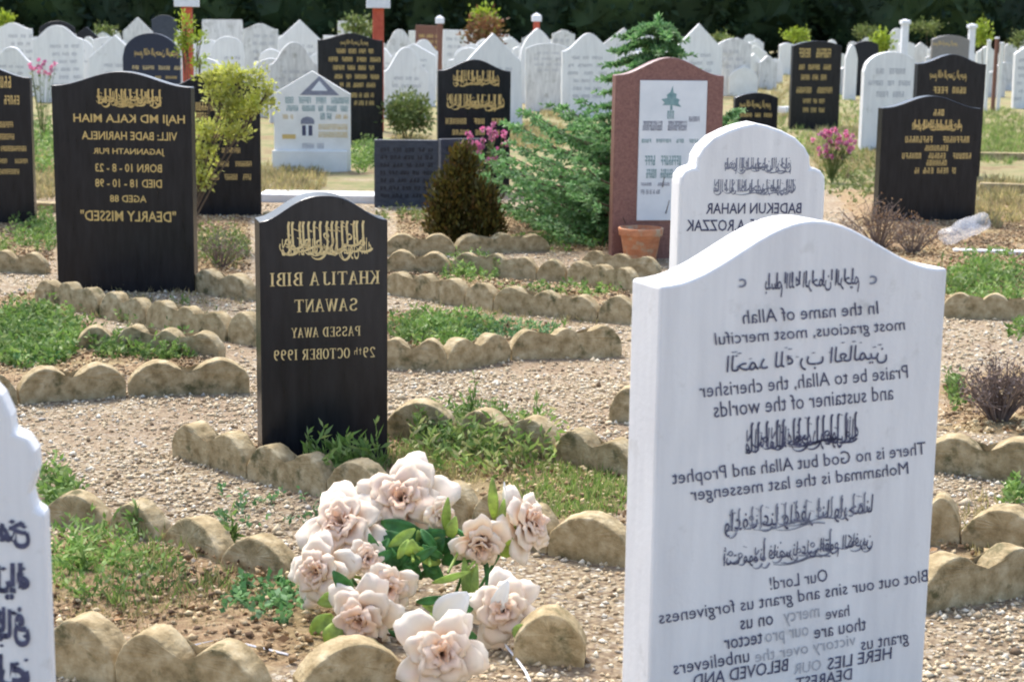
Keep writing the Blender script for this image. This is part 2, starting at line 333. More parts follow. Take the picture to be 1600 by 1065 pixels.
def serif(text):
    """capital letters and figures with thick stems, thin strokes and serifs"""
    T, t_, V, F, x = .17, .07, [], [], 0.0
    def rect(x0, x1, y0, y1): j = len(V); V.extend([(x0, y0, 0), (x1, y0, 0), (x1, y1, 0), (x0, y1, 0)]); F.append((j, j + 1, j + 2, j + 3))
    def stem(cx, y0=0, y1=1, w=T, top=True, bot=True):
        rect(cx - w / 2, cx + w / 2, y0, y1)
        if bot: rect(cx - w / 2 - .09, cx + w / 2 + .09, y0, y0 + .055)
        if top: rect(cx - w / 2 - .09, cx + w / 2 + .09, y1 - .055, y1)
    def ln(x0, y0, x1, y1, w): l = math.hypot(x1 - x0, y1 - y0); a, b = -(y1 - y0) / l * w / 2, (x1 - x0) / l * w / 2; j = len(V); V.extend([(x0 - a, y0 - b, 0), (x0 + a, y0 + b, 0), (x1 + a, y1 + b, 0), (x1 - a, y1 - b, 0)]); F.append((j, j + 1, j + 2, j + 3))
    def bow(cx, cy, rx, ry, a0, a1, n=12): brush(V, F, [(cx + rx * math.cos(a0 + (a1 - a0) * k / n), cy + ry * math.sin(a0 + (a1 - a0) * k / n)) for k in range(n + 1)], T, None, 0)
    P = math.pi
    for c in text:
        b = x
        if c == ' ': x += .5; continue
        if c in 'IT1': cw = .36 if c != 'T' else .8
        elif c in 'MW': cw = 1.05
        elif c in '-:."th': cw = .4
        else: cw = .74
        if c == 'I' or c == '1': stem(b + .18)
        elif c == 'T': stem(b + .4, top=False); rect(b, b + .8, .93, 1); rect(b, b + .05, .78, 1); rect(b + .75, b + .8, .78, 1)
        elif c == 'H': stem(b + .12); stem(b + .62); rect(b + .12, b + .62, .46, .54)
        elif c == 'K': stem(b + .12); ln(b + .2, .42, b + .64, 1, t_); ln(b + .32, .56, b + .66, 0, T); rect(b + .5, b + .8, 0, .055); rect(b + .5, b + .76, .945, 1)
        elif c == 'A': ln(b + .37, 1, b + .08, 0, t_); ln(b + .36, 1, b + .66, 0, T); rect(b + .18, b + .56, .30, .37); rect(b - .02, b + .2, 0, .055); rect(b + .5, b + .8, 0, .055)
        elif c == 'V' or c == 'Y':
            if c == 'V': ln(b + .08, 1, b + .38, 0, T); ln(b + .66, 1, b + .38, 0, t_)
            else: ln(b + .08, 1, b + .38, .45, T); ln(b + .66, 1, b + .38, .45, t_); stem(b + .37, 0, .5, top=False)
            rect(b - .04, b + .24, .945, 1); rect(b + .54, b + .78, .945, 1)
        elif c == 'W': ln(b + .08, 1, b + .3, 0, T); ln(b + .54, 1, b + .32, 0, t_); ln(b + .52, 1, b + .74, 0, T); ln(b + .98, 1, b + .76, 0, t_); rect(b - .04, b + .2, .945, 1); rect(b + .86, b + 1.08, .945, 1)
        elif c == 'N': stem(b + .1, w=t_); stem(b + .64, w=t_, bot=False); ln(b + .1, 1, b + .64, 0, T)
        elif c == 'M': stem(b + .1, w=t_); stem(b + .92); ln(b + .1, 1, b + .5, .05, T); ln(b + .9, 1, b + .5, .05, t_)
        elif c == 'B': stem(b + .12); bow(b + .3, .76, .26, .21, -P / 2, P / 2); bow(b + .32, .27, .32, .24, -P / 2, P / 2)
        elif c == 'P': stem(b + .12); bow(b + .3, .74, .3, .23, -P / 2, P / 2)
        elif c == 'R': stem(b + .12); bow(b + .3, .74, .3, .23, -P / 2, P / 2); ln(b + .36, .5, b + .66, 0, T)
        elif c == 'D': stem(b + .12); bow(b + .25, .5, .42, .47, -P / 2, P / 2)
        elif c in 'OQ0': bow(b + .37, .5, .31, .46, 0, 2 * P, 20)
        elif c in 'CG': bow(b + .4, .5, .33, .46, P * .28, P * 1.72, 18); rect(b + .62, b + .67, .72, .95)
        elif c == 'E': stem(b + .12); rect(b + .12, b + .62, 0, .06); rect(b + .12, b + .6, .94, 1); rect(b + .12, b + .48, .47, .53); rect(b + .57, b + .62, 0, .2); rect(b + .55, b + .6, .8, 1)
        elif c == 'L': stem(b + .12); rect(b + .12, b + .62, 0, .06); rect(b + .57, b + .62, 0, .22)
        elif c == 'J': stem(b + .42, .2, 1, bot=False); bow(b + .22, .2, .2, .17, -P, 0)
        elif c == 'U': stem(b + .12, .3, 1, bot=False); stem(b + .62, .3, 1, w=t_, bot=False); bow(b + .37, .3, .25, .27, -P, 0)
        elif c in 'S5': bow(b + .36, .74, .24, .22, P * .1, P * 1.5); bow(b + .36, .27, .27, .24, -P * .9, P * .5)
        elif c in '896':
            if c != '6': bow(b + .36, .74, .24, .22, 0, 2 * P)
            if c != '9': bow(b + .36, .27, .28, .24, 0, 2 * P)
            if c == '9': bow(b + .25, .5, .36, .46, -P / 2, P * .1)
            if c == '6': bow(b + .48, .5, .36, .46, P * .6, P * 1.1)
        elif c == '2': bow(b + .36, .72, .25, .24, -P * .1, P * .95); ln(b + .58, .62, b + .14, .06, t_ * 1.4); rect(b + .1, b + .64, 0, .1)
        elif c == '3': bow(b + .32, .74, .26, .22, -P / 2, P * .8); bow(b + .32, .27, .3, .24, -P * .8, P / 2)
        elif c == '-': rect(b + .08, b + .34, .42, .52)
        elif c == ':': rect(b + .12, b + .24, .1, .24); rect(b + .12, b + .24, .55, .69)
        elif c == '.': rect(b + .1, b + .22, 0, .13)
        elif c == '"': rect(b + .05, b + .13, .7, 1); rect(b + .22, b + .3, .7, 1)
        elif c == 't': rect(b + .16, b + .24, .3, .95); rect(b + .04, b + .38, .72, .79)
        elif c == 'h': rect(b + .06, b + .14, .3, 1); rect(b + .36, b + .44, .3, .66); rect(b + .14, b + .40, .62, .70)
        x += cw + .14
    return norm(V, F)

# ------------------------------------------------------------------ headstones
def prof(kind, n=28):
    """top outline from left (-1) to right (1): list of (t, h) with h = 1 at the peak and 0 at the shoulder"""
    if kind == 'ogee': return [(-1 + 2 * i / n, .5 + .5 * math.cos(math.pi * min(1, abs(-1 + 2 * i / n) * 1.02))) for i in range(n + 1)]
    if kind == 'swell': return [(-1 + 2 * i / n, (.5 + .5 * math.cos(math.pi * abs(-1 + 2 * i / n) ** 1.25))) for i in range(n + 1)]
    if kind == 'arch': return [(-1 + 2 * i / n, math.sqrt(max(0, 1 - (-1 + 2 * i / n) ** 2))) for i in range(n + 1)]
    if kind == 'arc': return [(-1 + 2 * i / n, 1 - (-1 + 2 * i / n) ** 2) for i in range(n + 1)]
    if kind == 'gable': return [(-1, 0), (0, 1), (1, 0)]
    if kind == 'pointed':
        h = [(1, 0), (.92, .25), (.75, .5), (.5, .72), (.25, .88), (0, 1)]
        return [(-a, b) for a, b in h] + [(a, b) for a, b in h[::-1][1:]]
    if kind == 'flat': return [(-1, 0), (-.97, 1), (.97, 1), (1, 0)]
    if kind == 'notched':      # arch between two small rounded shoulders
        h = [(1, 0), (.99, .12), (.93, .22), (.84, .27), (.78, .27), (.77, .45), (.70, .60), (.56, .76), (.36, .88), (.16, .96), (0, 1)]
        return [(-a, b) for a, b in h] + [(a, b) for a, b in h[::-1][1:]]
    if kind == 'lobed':
        h = [(1, 0), (.95, .03), (.93, .12), (.97, .25), (.965, .36), (.92, .44), (.85, .47), (.845, .56), (.80, .68), (.70, .80), (.5, .91), (.25, .98), (0, 1)]
        return [(-a, b) for a, b in h] + [(a, b) for a, b in h[::-1][1:]]
    if kind == 'tablet':       # straight sides, centre arch on flat shoulders
        h = [(1, 0), (.72, 0), (.70, .3), (.55, .65), (.3, .9), (0, 1)]
        return [(-a, b) for a, b in h] + [(a, b) for a, b in h[::-1][1:]]
class Stone:
    def __init__(s, label, org, yaw, w, zsh, zpk, t=.08, kind='ogee', mat='black', lean=0.0, tilt=0.0, group=None, bev=.005, cat='headstone', fl=.0):
        s.root = empty('headstone', org, yaw, label, cat, group)
        s.root.rotation_euler = (lean, tilt, yaw)
        bpy.context.view_layer.update if False else None
        s.M = Matrix.Translation(org) @ s.root.rotation_euler.to_matrix().to_4x4()
        s.org, s.w, s.zsh, s.zpk, s.t = org, w, zsh, zpk, t
        pts = [(a * w / 2, zsh + b * (zpk - zsh)) for a, b in prof(kind)]
        out = [(-w / 2 * (1 + fl), -.12)] + pts + [(w / 2 * (1 + fl), -.12)]
        n = len(out); V = [(x, 0, z) for x, z in out] + [(x, t, z) for x, z in out]
        F = [tuple(range(n))[::-1], tuple(range(n, 2 * n))] + [(i, (i + 1) % n, n + (i + 1) % n, n + i) for i in range(n)]
        s.slab = mesh_obj('slab', V, F, mat, s.root); bevel(s.slab, bev, 2, 35)
        s.ins = {}
    def uv(s, px, py):
        inv = s.M.inverted(); o = inv @ Vector((0, 0, CAMH)); d = (inv.to_3x3() @ ray(px, py)); k = -o.y / d.y
        q = o + d * k; return q.x, q.z
    def put(s, G_, x0, x1, ytop, ybot, mat='gold', mirror=True, lift=.0015):
        V, F = G_; cx = (x0 + x1) / 2; cy = (ytop + ybot) / 2
        u0, _ = s.uv(x0, cy); u1, _ = s.uv(x1, cy); _, z1 = s.uv(cx, ytop); _, z0 = s.uv(cx, ybot)
        s.put_local(G_, u0, u1, z0, z1, mat, mirror, lift)
    def put_local(s, G_, u0, u1, z0, z1, mat='gold', mirror=True, lift=.0015):
        V, F = G_; s.k = getattr(s, 'k', 0) + 1; lift = lift + .00012 * (s.k % 9)
        X = (1 - V[:, 0]) if mirror else V[:, 0]
        P = np.stack([u0 + X * (u1 - u0), np.full(len(V), -lift), z0 + V[:, 1] * (z1 - z0)], 1)
        mesh_obj('inscription', P.tolist(), F, mat, s.root)
    def finish(s): pass
def stone_px(label, xl, xr, base, top, shoulder=None, yaw=8, D=None, **k):
    """xl, xr: picture columns of the front's edges; base: picture row of its foot; top / shoulder: rows of the peak and shoulders"""
    cx = (xl + xr) / 2; g = G(cx, base); Y = g.y if D is None else D
    g = at(cx, 300, Y); x = g.x
    th = math.radians(yaw); w = (xr - xl) * mpp(Y) / math.cos(th)
    pk = at(cx, top, Y).z; sh = at(cx, shoulder if shoulder else top + .1 * (base - top), Y).z
    return Stone(label, Vector((x, Y, 0)), th, w, sh, pk, **k)
def base_row(px, Y): 
    # picture row of the ground at distance Y
    lo, hi = 40.0, 3000.0
    for _ in range(40):
        mid = (lo + hi) / 2
        if G(px, mid).y > Y: lo = mid
        else: hi = mid
    return lo

# ------------------------------------------------------------------ ground sheet
def wpoly(*pts): return [(lambda g: (g.x, g.y))(G(x, y)) for x, y in pts]
SOIL = [wpoly((290, 700), (600, 690), (975, 740), (975, 860), (850, 840), (600, 765), (400, 730)),
        wpoly((60, 830), (330, 870), (470, 900), (640, 1000), (600, 1070), (250, 1010), (80, 990)),
        wpoly((-60, 470), (60, 460), (150, 520), (340, 555), (330, 575), (150, 600), (-60, 610)),
        wpoly((600, 490), (700, 490), (880, 515), (960, 540), (760, 560), (600, 560)),
        wpoly((600, 425), (985, 455), (985, 490), (760, 470), (600, 440)),
        wpoly((-80, 330), (80, 330), (85, 410), (-80, 420)),
        wpoly((300, 340), (390, 340), (390, 430), (300, 430)),
        wpoly((1300, 300), (1440, 300), (1640, 330), (1640, 480), (1480, 480), (1380, 400)),
        wpoly((1470, 600), (1640, 570), (1640, 680), (1480, 680)),
        wpoly((1465, 850), (1640, 800), (1640, 900), (1465, 890)),
        wpoly((620, 330), (940, 330), (950, 395), (620, 390))]
def inpoly(X, Y, P):
    c = np.zeros(X.shape, bool); n = len(P)
    for i in range(n):
        (x1, y1), (x2, y2) = P[i], P[i - 1]
        m_ = (y1 > Y) != (y2 > Y)
        c ^= m_ & (X < (x2 - x1) * (Y - y1) / ((y2 - y1) + 1e-9) + x1)
    return c
def soil_at(X, Y):
    c = np.zeros(X.shape, bool)
    for P in SOIL: c |= inpoly(X, Y, P)
    return c
def ground_z(X, Y):
    return (.006 * np.sin(X * 3.1 + .7 * Y) * np.sin(Y * 2.3 + 1) + .004 * np.sin(X * 9 + Y * 4) * np.sin(Y * 11 - X * 5)) * (Y < 40)
xs = np.concatenate([-np.geomspace(500, 5.2, 30), np.arange(-5, 5.01, .045), np.geomspace(5.2, 500, 30)])
ys = np.concatenate([-np.geomspace(60, .4, 12), np.arange(-.2, 14, .045), np.geomspace(14.1, 600, 70)])
X, Y = np.meshgrid(xs, ys); sm = sum(soil_at(X + .10 * math.cos(q * 2.4) * (.4 + q / 9), Y + .12 * math.sin(q * 2.4) * (.4 + q / 9)).astype(float) for q in range(9)) / 9
Z = ground_z(X, Y) + sm * (.012 + .01 * np.sin(X * 7) * np.cos(Y * 8))
nx, ny = len(xs), len(ys); idx = np.arange(nx * ny).reshape(ny, nx)
F = np.stack([idx[:-1, :-1], idx[:-1, 1:], idx[1:, 1:], idx[1:, :-1]], -1).reshape(-1, 4)
gr = np_obj('ground', np.stack([X, Y, Z], -1).reshape(-1, 3), F, 'ground', smooth=True); tag(gr, kind='structure')
for nm, arr in (('soil', sm), ('turf', np.clip((Y - 12.5) / 5, 0, 1) * (1 - sm * .5))):
    a = gr.data.attributes.new(nm, 'FLOAT', 'POINT'); a.data.foreach_set('value', arr.ravel().astype(np.float32))

# ------------------------------------------------------------------ gravel: loose pebbles on the paths
def pebbles(n, y0, y1, s0, s1, name='gravel'):
    u = RNG.random(n); y = np.sqrt(y0 ** 2 + u * (y1 ** 2 - y0 ** 2)); x = (RNG.random(n) * 2 - 1) * (.31 * y + .35)
    pat = np.sin(x * 2.3 + 1.3 * np.sin(y * 1.7)) + np.sin(y * 2.9 - x * 1.1 + 2) + .6 * np.sin(x * 7 + y * 5); keep = ~(soil_at(x, y) & (RNG.random(n) < .62)) & ((pat < .9) | (RNG.random(n) < .45)); x, y = x[keep], y[keep]; n = len(x)
    base = np.array([(1, 0, 0), (0, 1, 0), (-1, 0, 0), (0, -1, 0), (.2, .1, .8), (0, 0, -.6)])
    tri = np.array([(0, 1, 4), (1, 2, 4), (2, 3, 4), (3, 0, 4), (1, 0, 5), (2, 1, 5), (3, 2, 5), (0, 3, 5)])
    s = s0 + (s1 - s0) * RNG.random(n) ** 2.2 + (RNG.random(n) < .02) * .007
    P = base[None] * (1 + RNG.normal(0, .18, (n, 6, 3))) * (s[:, None, None] * (1 + RNG.normal(0, .2, (n, 1, 3))))
    a = RNG.random(n) * 6.283; c, q = np.cos(a), np.sin(a)
    Q = P.copy(); Q[..., 0] = P[..., 0] * c[:, None] - P[..., 1] * q[:, None]; Q[..., 1] = P[..., 0] * q[:, None] + P[..., 1] * c[:, None]
    Q += np.stack([x, y, ground_z(x, y) + s * .25], -1)[:, None]
    Fq = (tri[None] + (np.arange(n) * 6)[:, None, None]).reshape(-1, 3)
    return Q.reshape(-1, 3), Fq
Va, Fa = pebbles(42000, 3.0, 7.0, .004, .0115); Vb, Fb = pebbles(34000, 7.0, 13.5, .006, .013)
tag(np_obj('gravel', np.concatenate([Va, Vb]), np.concatenate([Fa, Fb + len(Va)]), 'pebble'), 'beige and brown pea gravel covering the paths between the graves', 'gravel', kind='stuff')

n = 90000; y = np.sqrt(3 ** 2 + RNG.random(n) * (13 ** 2 - 9)); x = (RNG.random(n) * 2 - 1) * (.31 * y + .35); k = soil_at(x, y); x, y = x[k], y[k]; n = len(x); s_ = RNG.uniform(.003, .013, n) * (.6 + RNG.random(n))
D0 = RNG.normal(0, 1, (n, 3)); D0[:, 2] *= .35; B_ = np.stack([x, y, .016 + RNG.random(n) * .006], 1); D0 /= np.linalg.norm(D0, axis=1, keepdims=True); S0 = np.cross(D0, RNG.normal(0, 1, (n, 3)) + np.array([0, 0, 1.2])); S0 /= np.linalg.norm(S0, axis=1, keepdims=True)
N0 = np.cross(S0, D0); Vc = np.stack([B_ - D0 * s_[:, None], B_ + S0 * s_[:, None] * .7, B_ + D0 * s_[:, None], B_ - S0 * s_[:, None] * .7, B_ + N0 * s_[:, None] * .55, B_ - N0 * s_[:, None] * .55], 1).reshape(-1, 3)
tri8 = np.array([(0, 1, 4), (1, 2, 4), (2, 3, 4), (3, 0, 4), (1, 0, 5), (2, 1, 5), (3, 2, 5), (0, 3, 5)])
tag(np_obj('soil_crumbs', Vc, (tri8[None] + (np.arange(n) * 6)[:, None, None]).reshape(-1, 3), 'crumb'), 'brown crumbs of earth and dead stems on the soil inside the graves', 'soil crumbs', kind='stuff')

# ------------------------------------------------------------------ near and middle headstones
GR_W, GR_B = 'white marble headstones', 'black granite headstones'
# tall white stone in the right foreground
zs = .982; a = G(1032, 447, zs); b = G(1481, 419, zs); d = b - a
A = Stone('tall white marble headstone with dark lettering, nearest the camera in the right foreground', Vector(((a.x + b.x) / 2, (a.y + b.y) / 2, 0)),
          math.atan2(d.y, d.x), math.hypot(d.x, d.y), zs, zs + .106, t=.105, kind='ogee', mat='marble', group=GR_W, bev=.006)
A.put(glyphs(BASM, .008), 1195, 1342, 424, 461, 'ink'); A.put(uprights(3, 12), 1197, 1335, 422, 452, 'ink')
for x, y in ((1160, 442), (1364, 437)): A.put(glyphs('c', .01), x - 6, x + 6, y - 7, y + 7, 'inkgrey')
A.put(glyphs('In the name of Allah', .001, .15), 1160, 1372, 477, 498, 'ink')
A.put(glyphs('most gracious, most merciful', .001, .15), 1115, 1413, 508, 533, 'ink')
A.put(glyphs(HAMD, .006), 1135, 1385, 545, 578, 'ink'); A.put(dots(5, 16), 1140, 1380, 538, 556, 'ink')
A.put(glyphs('Praise be to Allah, the cherisher', .001, .15), 1092, 1418, 584, 609, 'ink')
A.put(glyphs('and sustainer of the worlds', .001, .15), 1115, 1395, 614, 638, 'ink')
A.put(glyphs(SHAH, .006), 1165, 1340, 662, 706, 'ink'); A.put(thuluth(9, 3.4, 14, 9, .07), 1165, 1340, 651, 705, 'ink')
A.put(glyphs('There is no God but Allah and Prophet', .001, .15), 1050, 1443, 712, 739, 'ink')
A.put(glyphs('Mohammad is the last messenger', .001, .15), 1078, 1418, 741, 767, 'ink')
A.put(glyphs(R1, .004), 1132, 1362, 786, 824, 'ink'); A.put(thuluth(18, 5, 13, 8, .06), 1135, 1358, 780, 826, 'inkgrey')
A.put(glyphs(R2, .006), 1130, 1362, 838, 878, 'ink'); A.put(thuluth(19, 5, 2, 13, .07), 1130, 1362, 832, 880, 'inkgrey')
A.put(glyphs('Our Lord!', .001, .15), 1202, 1292, 894, 914, 'ink')
A.put(glyphs('Blot out our sins and grant us forgiveness', .001, .15), 1030, 1448, 921, 947, 'ink')
A.put(glyphs('have', .001, .15), 1290, 1327, 946, 964, 'ink'); A.put(glyphs('mercy', 0, .15), 1223, 1280, 953, 974, 'inkfade'); A.put(glyphs('on us', .004, .15), 1156, 1207, 964, 979, 'ink')
A.put(glyphs('thou are', .001, .15), 1272, 1352, 969, 990, 'ink'); A.put(glyphs('our pro', 0, .15), 1195, 1262, 983, 1004, 'inkfade'); A.put(glyphs('tector', .005, .15), 1130, 1190, 991, 1009, 'ink')
A.put(glyphs('grant us', .001, .15), 1345, 1420, 993, 1015, 'ink'); A.put(glyphs('victory over the', 0, .15), 1180, 1335, 1002, 1026, 'inkfade'); A.put(glyphs('unbelievers', .001, .15), 1052, 1170, 1022, 1043, 'ink')
A.put(glyphs('HERE LIES', .006), 1293, 1392, 1018, 1037, 'ink'); A.put(glyphs('OUR', 0), 1240, 1282, 1032, 1049, 'inkfade'); A.put(glyphs('BELOVED AND', .006), 1083, 1230, 1040, 1060, 'ink')
A.put(glyphs('DEAREST', .006), 1243, 1330, 1050, 1068, 'ink')
A.finish()

# white stone at the left edge
Yc = 2.5; xr = at(71, 900, Yc).x; wC = .56
C = Stone('white headstone with lobed shoulder and bold black script, cut off at lower left', Vector((xr - wC / 2 * math.cos(.1), Yc - .02, 0)), .1, wC,
          at(75, 806, Yc).z, at(75, 530, Yc).z, t=.05, kind='lobed', mat='marble', group=GR_W, bev=.006)
for i, (s_, y0, y1) in enumerate(((arabic('بسم الله الرحمن'), 803, 868), (arabic('انا لله وانا اليه'), 884, 940), (arabic('كل من عليها فان'), 952, 1012), (arabic('الحمد لله رب'), 1026, 1090))):
    C.put(glyphs(s_, .035), -210, 47, y0, y1, 'ink'); C.put(glyphs(s_[2:], .03), -190, 42, y0 - 4, y1 - 12, 'ink'); C.put(dots(i, 40), -250, 46, y0 - 4, y1, 'ink')
C.finish()

# second white stone, behind the tall one
B = stone_px('white marble headstone with pointed arch and stepped shoulders, right behind the tall foreground stone', 1060, 1293, 700, 192, 288, yaw=9, D=6.2,
             kind='notched', mat='marble', t=.13, group=GR_W, bev=.012)
B.put(glyphs(BASM, .01), 1132, 1236, 246, 272, 'inkgrey'); B.put(thuluth(2, 4, 9, 10, .09), 1132, 1236, 246, 272, 'inkgrey')
B.put(glyphs(SHAH, .01), 1115, 1243, 280, 306, 'inkgrey'); B.put(thuluth(4, 5, 12, 12, .09), 1115, 1243, 280, 305, 'inkgrey')
B.put(glyphs('BADEKUN NAHAR', .012), 1103, 1252, 317, 334, 'ink'); B.put(glyphs('A.ROZZAK', .012), 1072, 1164, 343, 361, 'ink'); B.put(glyphs('OF', .012), 1172, 1190, 342, 358, 'ink')
B.finish()

# small black stone in the middle
Hs = stone_px('small black granite headstone with large gold script, standing in the edged grave at centre left', 408, 604, 733, 306, 345, yaw=15, kind='swell', mat='black', t=.13, group=GR_B, bev=.004)
Hs.put(thuluth(5, 2.4, 15, 12, .075), 436, 583, 345, 408, 'goldpale'); Hs.put(glyphs(SHAH, .008), 440, 580, 372, 406, 'goldpale')
Hs.put(serif('KHATIJA BIBI'), 422, 593, 424, 446, 'goldpale'); Hs.put(serif('SAWANT'), 460, 558, 466, 487, 'goldpale')
Hs.put(serif('PASSED AWAY'), 455, 563, 510, 526, 'goldpale'); Hs.put(serif('29th OCTOBER 1999'), 428, 586, 544, 561, 'goldpale')
Hs.finish()

# large black stone at left
D_ = stone_px('large black granite headstone with nine lines of gold lettering, behind the scalloped row at left', 84, 302, 456, 112, 135, yaw=-2, kind='ogee', mat='black', t=.10, group=GR_B, bev=.006)
D_.put(thuluth(31, 3.6, 12, 13, .11), 150, 254, 139, 169, 'gold'); D_.put(glyphs(BASM, .02), 154, 252, 143, 166, 'gold')
for s_, x0, x1, y0, y1 in (('HAJI MD KALA MIAH', 115, 289, 179, 196), ('VILL: BADE HARINELA', 128, 277, 206, 219), ('JAGANNATH PUR', 146, 257, 232, 244), ('BORN 10 - 8 - 23', 149, 253, 256, 269),
                           ('DIED 18 - 10 - 98', 149, 253, 280, 293), ('AGED 88', 172, 229, 305, 316), ('"DEARLY MISSED"', 126, 275, 329, 346)):
    D_.put(glyphs(s_, .012), x0, x1, y0, y1, 'gold')
D_.finish()

E = stone_px('black granite headstone with gold lines, cut off by the left edge behind weeds', -95, 51, 352, 102, 121, yaw=6, kind='ogee', mat='black', t=.1, group=GR_B)
for i, (x0, x1, y0, y1, n) in enumerate(((-60, 17, 119, 137, 2), (-75, 30, 149, 163, 3), (-60, 20, 190, 199, 2), (-60, 22, 209, 218, 2), (-70, 41, 228, 236, 3), (-70, 43, 248, 255, 3), (-60, 30, 264, 272, 3))):
    E.put(marks(50 + i, n, 1.6 * (x1 - x0) / (y1 - y0)), x0, x1, y0, y1, 'gold')
E.finish()
Fs = stone_px('black granite headstone partly hidden by golden foliage, right of the large black one', 268, 407, 336, 110, 135, yaw=8, kind='ogee', mat='black', t=.1, group=GR_B)
for i, (x0, x1, y0, y1, n) in enumerate(((300, 375, 160, 173, 2), (300, 358, 176, 187, 2), (300, 345, 192, 202, 2), (300, 345, 206, 216, 2), (346, 375, 231, 239, 1), (335, 393, 252, 260, 2), (325, 392, 272, 281, 3))):
    Fs.put(marks(60 + i, n, 1.6 * (x1 - x0) / (y1 - y0)), x0, x1, y0, y1, 'gold')
Fs.finish()

# gabled white stone with painted picture
I = stone_px('gabled cream headstone with painted building scene and small arched door', 430, 548, 268, 111, 147, yaw=5, kind='gable', mat='marble_cream', t=.09, group=GR_W)
u0, zt = I.uv(466, 118); u1, zb = I.uv(532, 149)
tri = (np.array([(0, 0, 0), (1, 0, 0), (.5, 1, 0)], dtype=np.float32), [(0, 1, 2)])
I.put(tri, 468, 530, 119, 149, 'inkgrey', lift=.002); I.put(tri, 486, 512, 126, 142, 'panel', lift=.004)
sq = (np.array([(0, 0, 0), (1, 0, 0), (1, 1, 0), (0, 1, 0)], dtype=np.float32), [(0, 1, 2, 3)])
arc = (np.array([(0, 0, 0), (1, 0, 0), (1, .5, 0), (.85, .82, 0), (.5, 1, 0), (.15, .82, 0), (0, .5, 0)], dtype=np.float32), [tuple(range(7))])
I.put(marks(70, 4, 20), 445, 545, 152, 162, 'tealink'); I.put(marks(71, 5, 22), 447, 543, 165, 174, 'tealink')
I.put(arc, 470, 491, 182, 194, 'inkgrey'); I.put(sq, 472, 488, 196, 212, 'ink'); I.put(sq, 478, 482, 196, 213, 'panel', lift=.003)
I.put(sq, 441, 462, 210, 217, 'gold'); I.put(marks(72, 2, 6), 441, 458, 179, 186, 'gold'); I.put(marks(73, 2, 6), 524, 543, 179, 186, 'gold'); I.put(marks(74, 1, 12), 497, 543, 194, 203, 'goldpale'); I.put(marks(79, 1, 12), 497, 543, 206, 215, 'goldpale')
I.put(marks(75, 2, 7), 500, 518, 177, 187, 'tealink'); I.put(marks(76, 2, 10), 472, 506, 224, 232, 'inkfade'); I.put(marks(77, 3, 16), 450, 528, 238, 248, 'inkgrey')
I.finish()
V, F_ = [], []; box(V, F_, -.38, .33, -.05, .0, -.1, .2); bevel(mesh_obj('plinth', V, F_, 'marble_cream', I.root), .006)

J = stone_px('tall black granite headstone with eight close gold lines, just left of the second red post', 499, 598, 222, 52, 63, yaw=9, kind='ogee', mat='black', t=.1, group=GR_B)
J.put(glyphs(BASM, .01), 532, 575, 62, 73, 'gold')
for i, (x0, x1, y) in enumerate(((525, 583, 80), (513, 594, 93), (520, 584, 106), (522, 592, 120), (530, 586, 133), (548, 584, 149), (553, 584, 161))): J.put(marks(80 + i, 4, 13), x0, x1, y - 3.5, y + 3.5, 'gold')
J.finish()
K_ = stone_px('black granite headstone with two gold script bands, behind the slate tablets and pink flowers', 684, 796, 262, 93, 111, yaw=8, D=14.6, kind='ogee', mat='black', t=.1, group=GR_B)
K_.put(glyphs(BASM, .012), 708, 780, 110, 136, 'gold'); K_.put(glyphs(SHAH, .008), 698, 788, 147, 174, 'gold'); K_.put(thuluth(12, 3.4, 10, 10, .11), 698, 788, 147, 174, 'gold'); K_.put(thuluth(15, 2.8, 8, 9, .11), 708, 780, 110, 136, 'gold')
K_.put(marks(90, 3, 9), 695, 788, 185, 194, 'gold'); K_.put(marks(91, 3, 8), 705, 780, 203, 211, 'gold'); K_.finish()

for lab, x0, x1, base, top, yw in (('dark slate tablet with worn incised lines, left of the pair beside the bronze conifer', 585, 684, 324, 219, 4), ('dark slate tablet partly hidden by the bronze conifer, right of the pair', 689, 752, 316, 217, 22)):
    s_ = stone_px(lab, x0, x1, base, top, top + .6, yaw=yw, kind='flat', mat='slate', t=.06, group='slate tablets', cat='stone tablet', bev=.003)
    for q in range(7): s_.put(marks(100 + q, 5, 9), x0 + 8, x1 - 8, top + 12 + q * 12, top + 18 + q * 12, 'inkgrey' if False else 'black_matte')
    s_.finish()

# red granite stone with pale inset panel
Mr = stone_px('red granite headstone with tall pale inset panel, in front of the spruce', 957, 1127, 403, 90, 118, yaw=9, kind='ogee', mat='redgranite', t=.10, group='red granite headstones', bev=.006)
u0, _ = Mr.uv(997, 240); u1, _ = Mr.uv(1101, 240); _, z1 = Mr.uv(1048, 126); _, z0 = Mr.uv(1048, 344)
V, F_ = [], []; box(V, F_, u0, u1, -.012, .001, z0, z1); bevel(mesh_obj('inset_panel', V, F_, 'panel', Mr.root), .002)
LF = .0135
leafg = (np.array([(.45, 0, 0), (.45, .2, 0), (.05, .12, 0), (.2, .3, 0), (.12, .42, 0), (.3, .5, 0), (.28, .66, 0), (.42, .72, 0), (.46, 1, 0), (.56, .74, 0), (.72, .62, 0), (.68, .5, 0), (.95, .44, 0), (.8, .3, 0), (.9, .2, 0), (.55, .2, 0), (.55, 0, 0)], dtype=np.float32), [tuple(range(17))])
Mr.put(leafg, 1031, 1066, 134, 172, 'tealink', lift=LF); Mr.put(marks(110, 1, 1.5), 1041, 1052, 173, 186, 'tealink', lift=LF)
Mr.put(marks(111, 1, 6), 1003, 1034, 189, 204, 'inkgrey', lift=LF); Mr.put(marks(112, 1, 6), 1042, 1072, 189, 204, 'inkgrey', lift=LF); Mr.put(marks(113, 1, 3), 1075, 1092, 182, 190, 'inkgrey', lift=LF)
